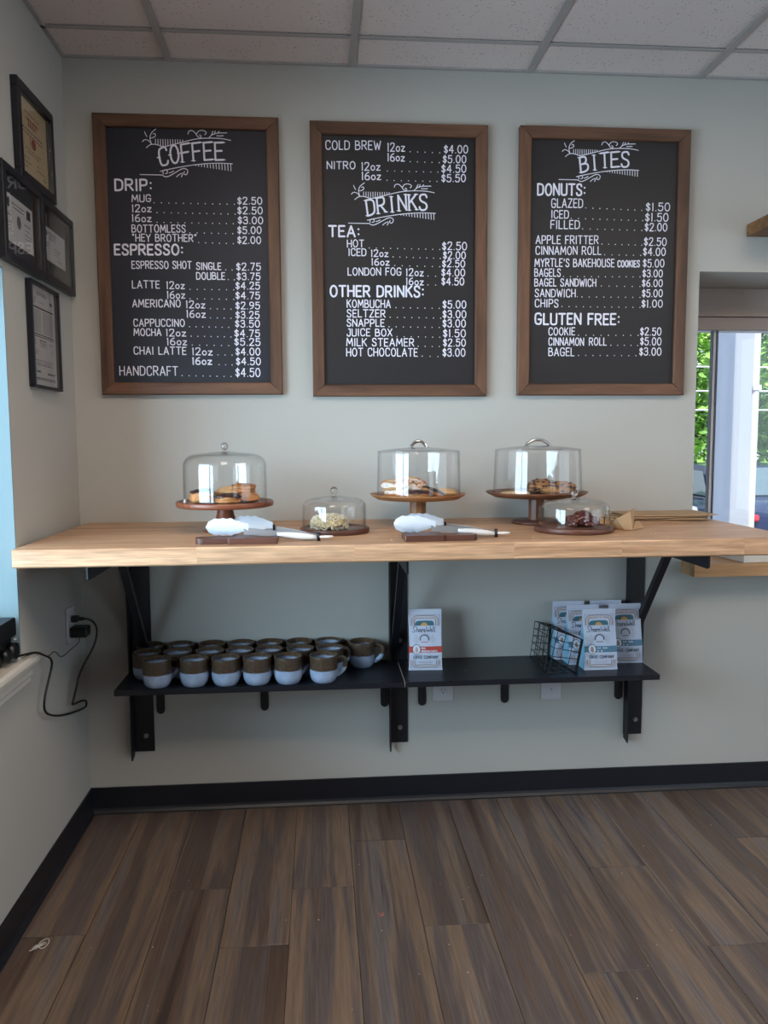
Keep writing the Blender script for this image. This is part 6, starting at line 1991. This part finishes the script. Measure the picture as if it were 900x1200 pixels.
def tree(x, y, hh, cr_, seed, n, label):
    t = thing('tree', label, 'tree', (x, y, GZ), 0, 'trees beyond the car park')
    q = MB(); q.tube([(0, 0, 0), (0.05, 0.03, hh * .3), (-0.05, 0, hh * .6), (0, 0, hh * .85)], [0.16, 0.13, 0.08, 0.03], 10)
    q.build('trunk', MAT['bark'], t)
    rr = random.Random(seed)
    v, f = [], []
    for k in range(n):
        u_ = rr.random(); a = rr.uniform(0, 2 * pi)
        zz = u_ * hh
        rad = cr_ * (0.55 + 0.45 * sin(pi * (u_ * .8 + .15))) * (0.72 + 0.5 * noise.noise(Vector((cos(a) * 1.6 + seed, sin(a) * 1.6, zz * 0.9))))
        rad *= rr.uniform(0.55, 1.05) ** .5
        p = Vector((rad * cos(a), rad * sin(a), zz))
        d = Vector((rr.uniform(-1, 1), rr.uniform(-1, 1), rr.uniform(-.6, .6))).normalized()
        e = d.cross(Vector((rr.uniform(-1, 1), rr.uniform(-1, 1), 1))).normalized()
        s_ = rr.uniform(0.06, 0.12)
        b_ = len(v)
        v += [tuple(p - d * s_), tuple(p + e * s_ * .5), tuple(p + d * s_), tuple(p - e * s_ * .5)]
        f.append((b_, b_ + 1, b_ + 2, b_ + 3))
    q = MB(); q.add(v, f); q.build('foliage', MAT['leaf'], t, kind='stuff')
    return t


for k, (x, y, hh, cr_, n, lb) in enumerate([
        (8.5, 13.6, 5.6, 1.6, 15000, 'bright green leafy tree seen in the narrow pane beside the wall'), (11.6, 13.7, 6.2, 1.65, 15000, 'bright green leafy tree seen right of the stucco pillar'),
        (5.2, 13.8, 5.4, 1.6, 7000, 'leafy tree hidden behind the wall left of the window'), (14.9, 13.9, 5.8, 1.6, 7000, 'leafy tree farthest along the car park'),
        (10.1, 17.6, 7.4, 2.1, 11000, 'taller leafy tree standing behind the front row of trees'), (14.4, 17.8, 7.2, 2.0, 6000, 'tall leafy tree behind the gap at the far end')]):
    tree(x, y, hh, cr_, 17 + k, n, lb)


def car(label, x, y, paint, rz=0.0):
    """sedan seen from behind: y is the rear bumper, nose away"""
    t = thing('parked_car', label, 'car', (x, y, GZ), rz, 'cars parked outside')
    st = [(0.0, .30, .62, .70), (0.05, .24, .86, .80), (0.12, .22, .98, .86), (0.70, .20, 1.02, .89), (1.2, .20, 0.98, .90), (2.6, .20, .96, .90), (3.5, .20, .93, .89), (4.3, .22, .80, .84), (4.5, .30, .62, .72)]
    rings = []
    for (yy, zb, zt, hw) in st:
        rings.append([(-hw * .9, yy, zb), (-hw, yy, zb + .12), (-hw, yy, zt - .2), (-hw * .93, yy, zt - .03), (-hw * .8, yy, zt), (hw * .8, yy, zt), (hw * .93, yy, zt - .03), (hw, yy, zt - .2), (hw, yy, zb + .12), (hw * .9, yy, zb)])
    q = MB()
    v = sum(rings, [])
    f = [tuple(range(9, -1, -1)), tuple(range(10 * (len(st) - 1), 10 * len(st)))] + [(10 * i + k, 10 * i + (k + 1) % 10, 10 * i + 10 + (k + 1) % 10, 10 * i + 10 + k) for i in range(len(st) - 1) for k in range(10)]
    q.add(v, f, 0, True)
    q.build('car_body', paint, t)
    cab = [(0.62, 1.00, .66, .74), (1.25, 1.40, .56, .72), (2.15, 1.43, .57, .73), (3.15, .96, .66, .75)]
    lo = [(-c_[3], c_[0] if i not in (1, 2) else c_[0], 0.97) for i, c_ in enumerate(cab)]
    q = MB()
    v = []
    for (yy, zt, hw, hb) in cab:
        v += [(-hb, yy, .97), (-hw, yy, zt), (hw, yy, zt), (hb, yy, .97)]
    q.add(v, [(0, 1, 2, 3), (15, 14, 13, 12)] + [(4 * i + k, 4 * i + k + 1, 4 * i + 4 + k + 1, 4 * i + 4 + k) for i in range(3) for k in range(3)])
    q.build('cabin', paint, t)
    q = MB(); q.add([(-.60, .70, 1.05), (-.50, 1.20, 1.375), (.50, 1.20, 1.375), (.60, .70, 1.05)], [(0, 1, 2, 3)]); q.v = [(p[0], p[1] - .02, p[2] + .012) for p in q.v]; q.build('rear_window', MAT['carglass'], t)
    q = MB(); q.add([(-.62, 3.02, 1.03), (-.52, 2.26, 1.39), (.52, 2.26, 1.39), (.62, 3.02, 1.03)], [(0, 1, 2, 3)]); q.v = [(p[0], p[1] + .03, p[2] + .012) for p in q.v]; q.build('windscreen', MAT['carglass'], t)
    for s_ in (-1, 1):
        q = MB(); q.add([(s_ * .735, 1.05, 1.03), (s_ * .655, 1.35, 1.34), (s_ * .665, 2.05, 1.36), (s_ * .745, 2.85, 1.03)], [(0, 1, 2, 3)]); q.v = [(p[0] + s_ * .02, p[1], p[2]) for p in q.v]; q.build('side_window', MAT['carglass'], t)
        q = MB(); q.box(min(s_ * .64, s_ * .80), max(s_ * .64, s_ * .80), -0.015, 0.12, .80, .88, bev=0.02); q.build('tail_light', MAT['taillight'], t)
    q = MB(); q.box(-.83, .83, -0.06, 0.16, .34, .56, bev=0.04); q.build('bumper', paint, t)
    q = MB(); q.box(-.26, .26, -0.02, 0.03, .70, .86, bev=0.004); q.build('licence_plate', MAT['plate'], t)
    for yy in (.85, 3.65):
        for s_ in (-1, 1):
            w_ = MB(); w_.cyl((s_ * .80 - .09, yy, .31), .31, .18, 24, 'x'); wh = w_.build('tyre', MAT['tyre'], t)
            h_ = MB(); h_.cyl((s_ * .80 - .095, yy, .31), .19, .19, 16, 'x'); h_.build('hub', MAT['bolt'], wh)
    return t


car('dark blue parked car seen from behind right of the pillar, red tail light showing', 6.60, 6.0, MAT['carblue'])
car('pale silver parked car seen through the narrow pane beside the wall', 4.55, 6.2, MAT['carsilver'])

for k, (z_, yy) in enumerate([(2.95, 11.0), (2.52, 11.0), (2.18, 11.0)]):
    t = thing('overhead_wire', ['topmost pale overhead wire in front of the trees', 'middle pale overhead wire in front of the trees', 'lowest pale overhead wire in front of the trees'][k], 'wire', (9, yy, z_), 0, 'overhead wires outside')
    q = MB(); q.tube([(-15 + 3 * j, 0, -0.35 + 0.0035 * ((-15 + 3 * j) ** 2) / 2) for j in range(11)], 0.016, 6); q.build('cable', MAT['gutter'], t)
for xx in (-6.4, 24.4):
    t = thing('utility_pole', 'wooden utility pole %s of the trees' % ('left' if xx < 0 else 'right'), 'pole', (xx, 11.0, GZ), 0)
    q = MB(); q.tube([(0, 0, 0), (0, 0, 5.2)], [0.14, 0.10], 12); q.build('pole', MAT['bark'], t)
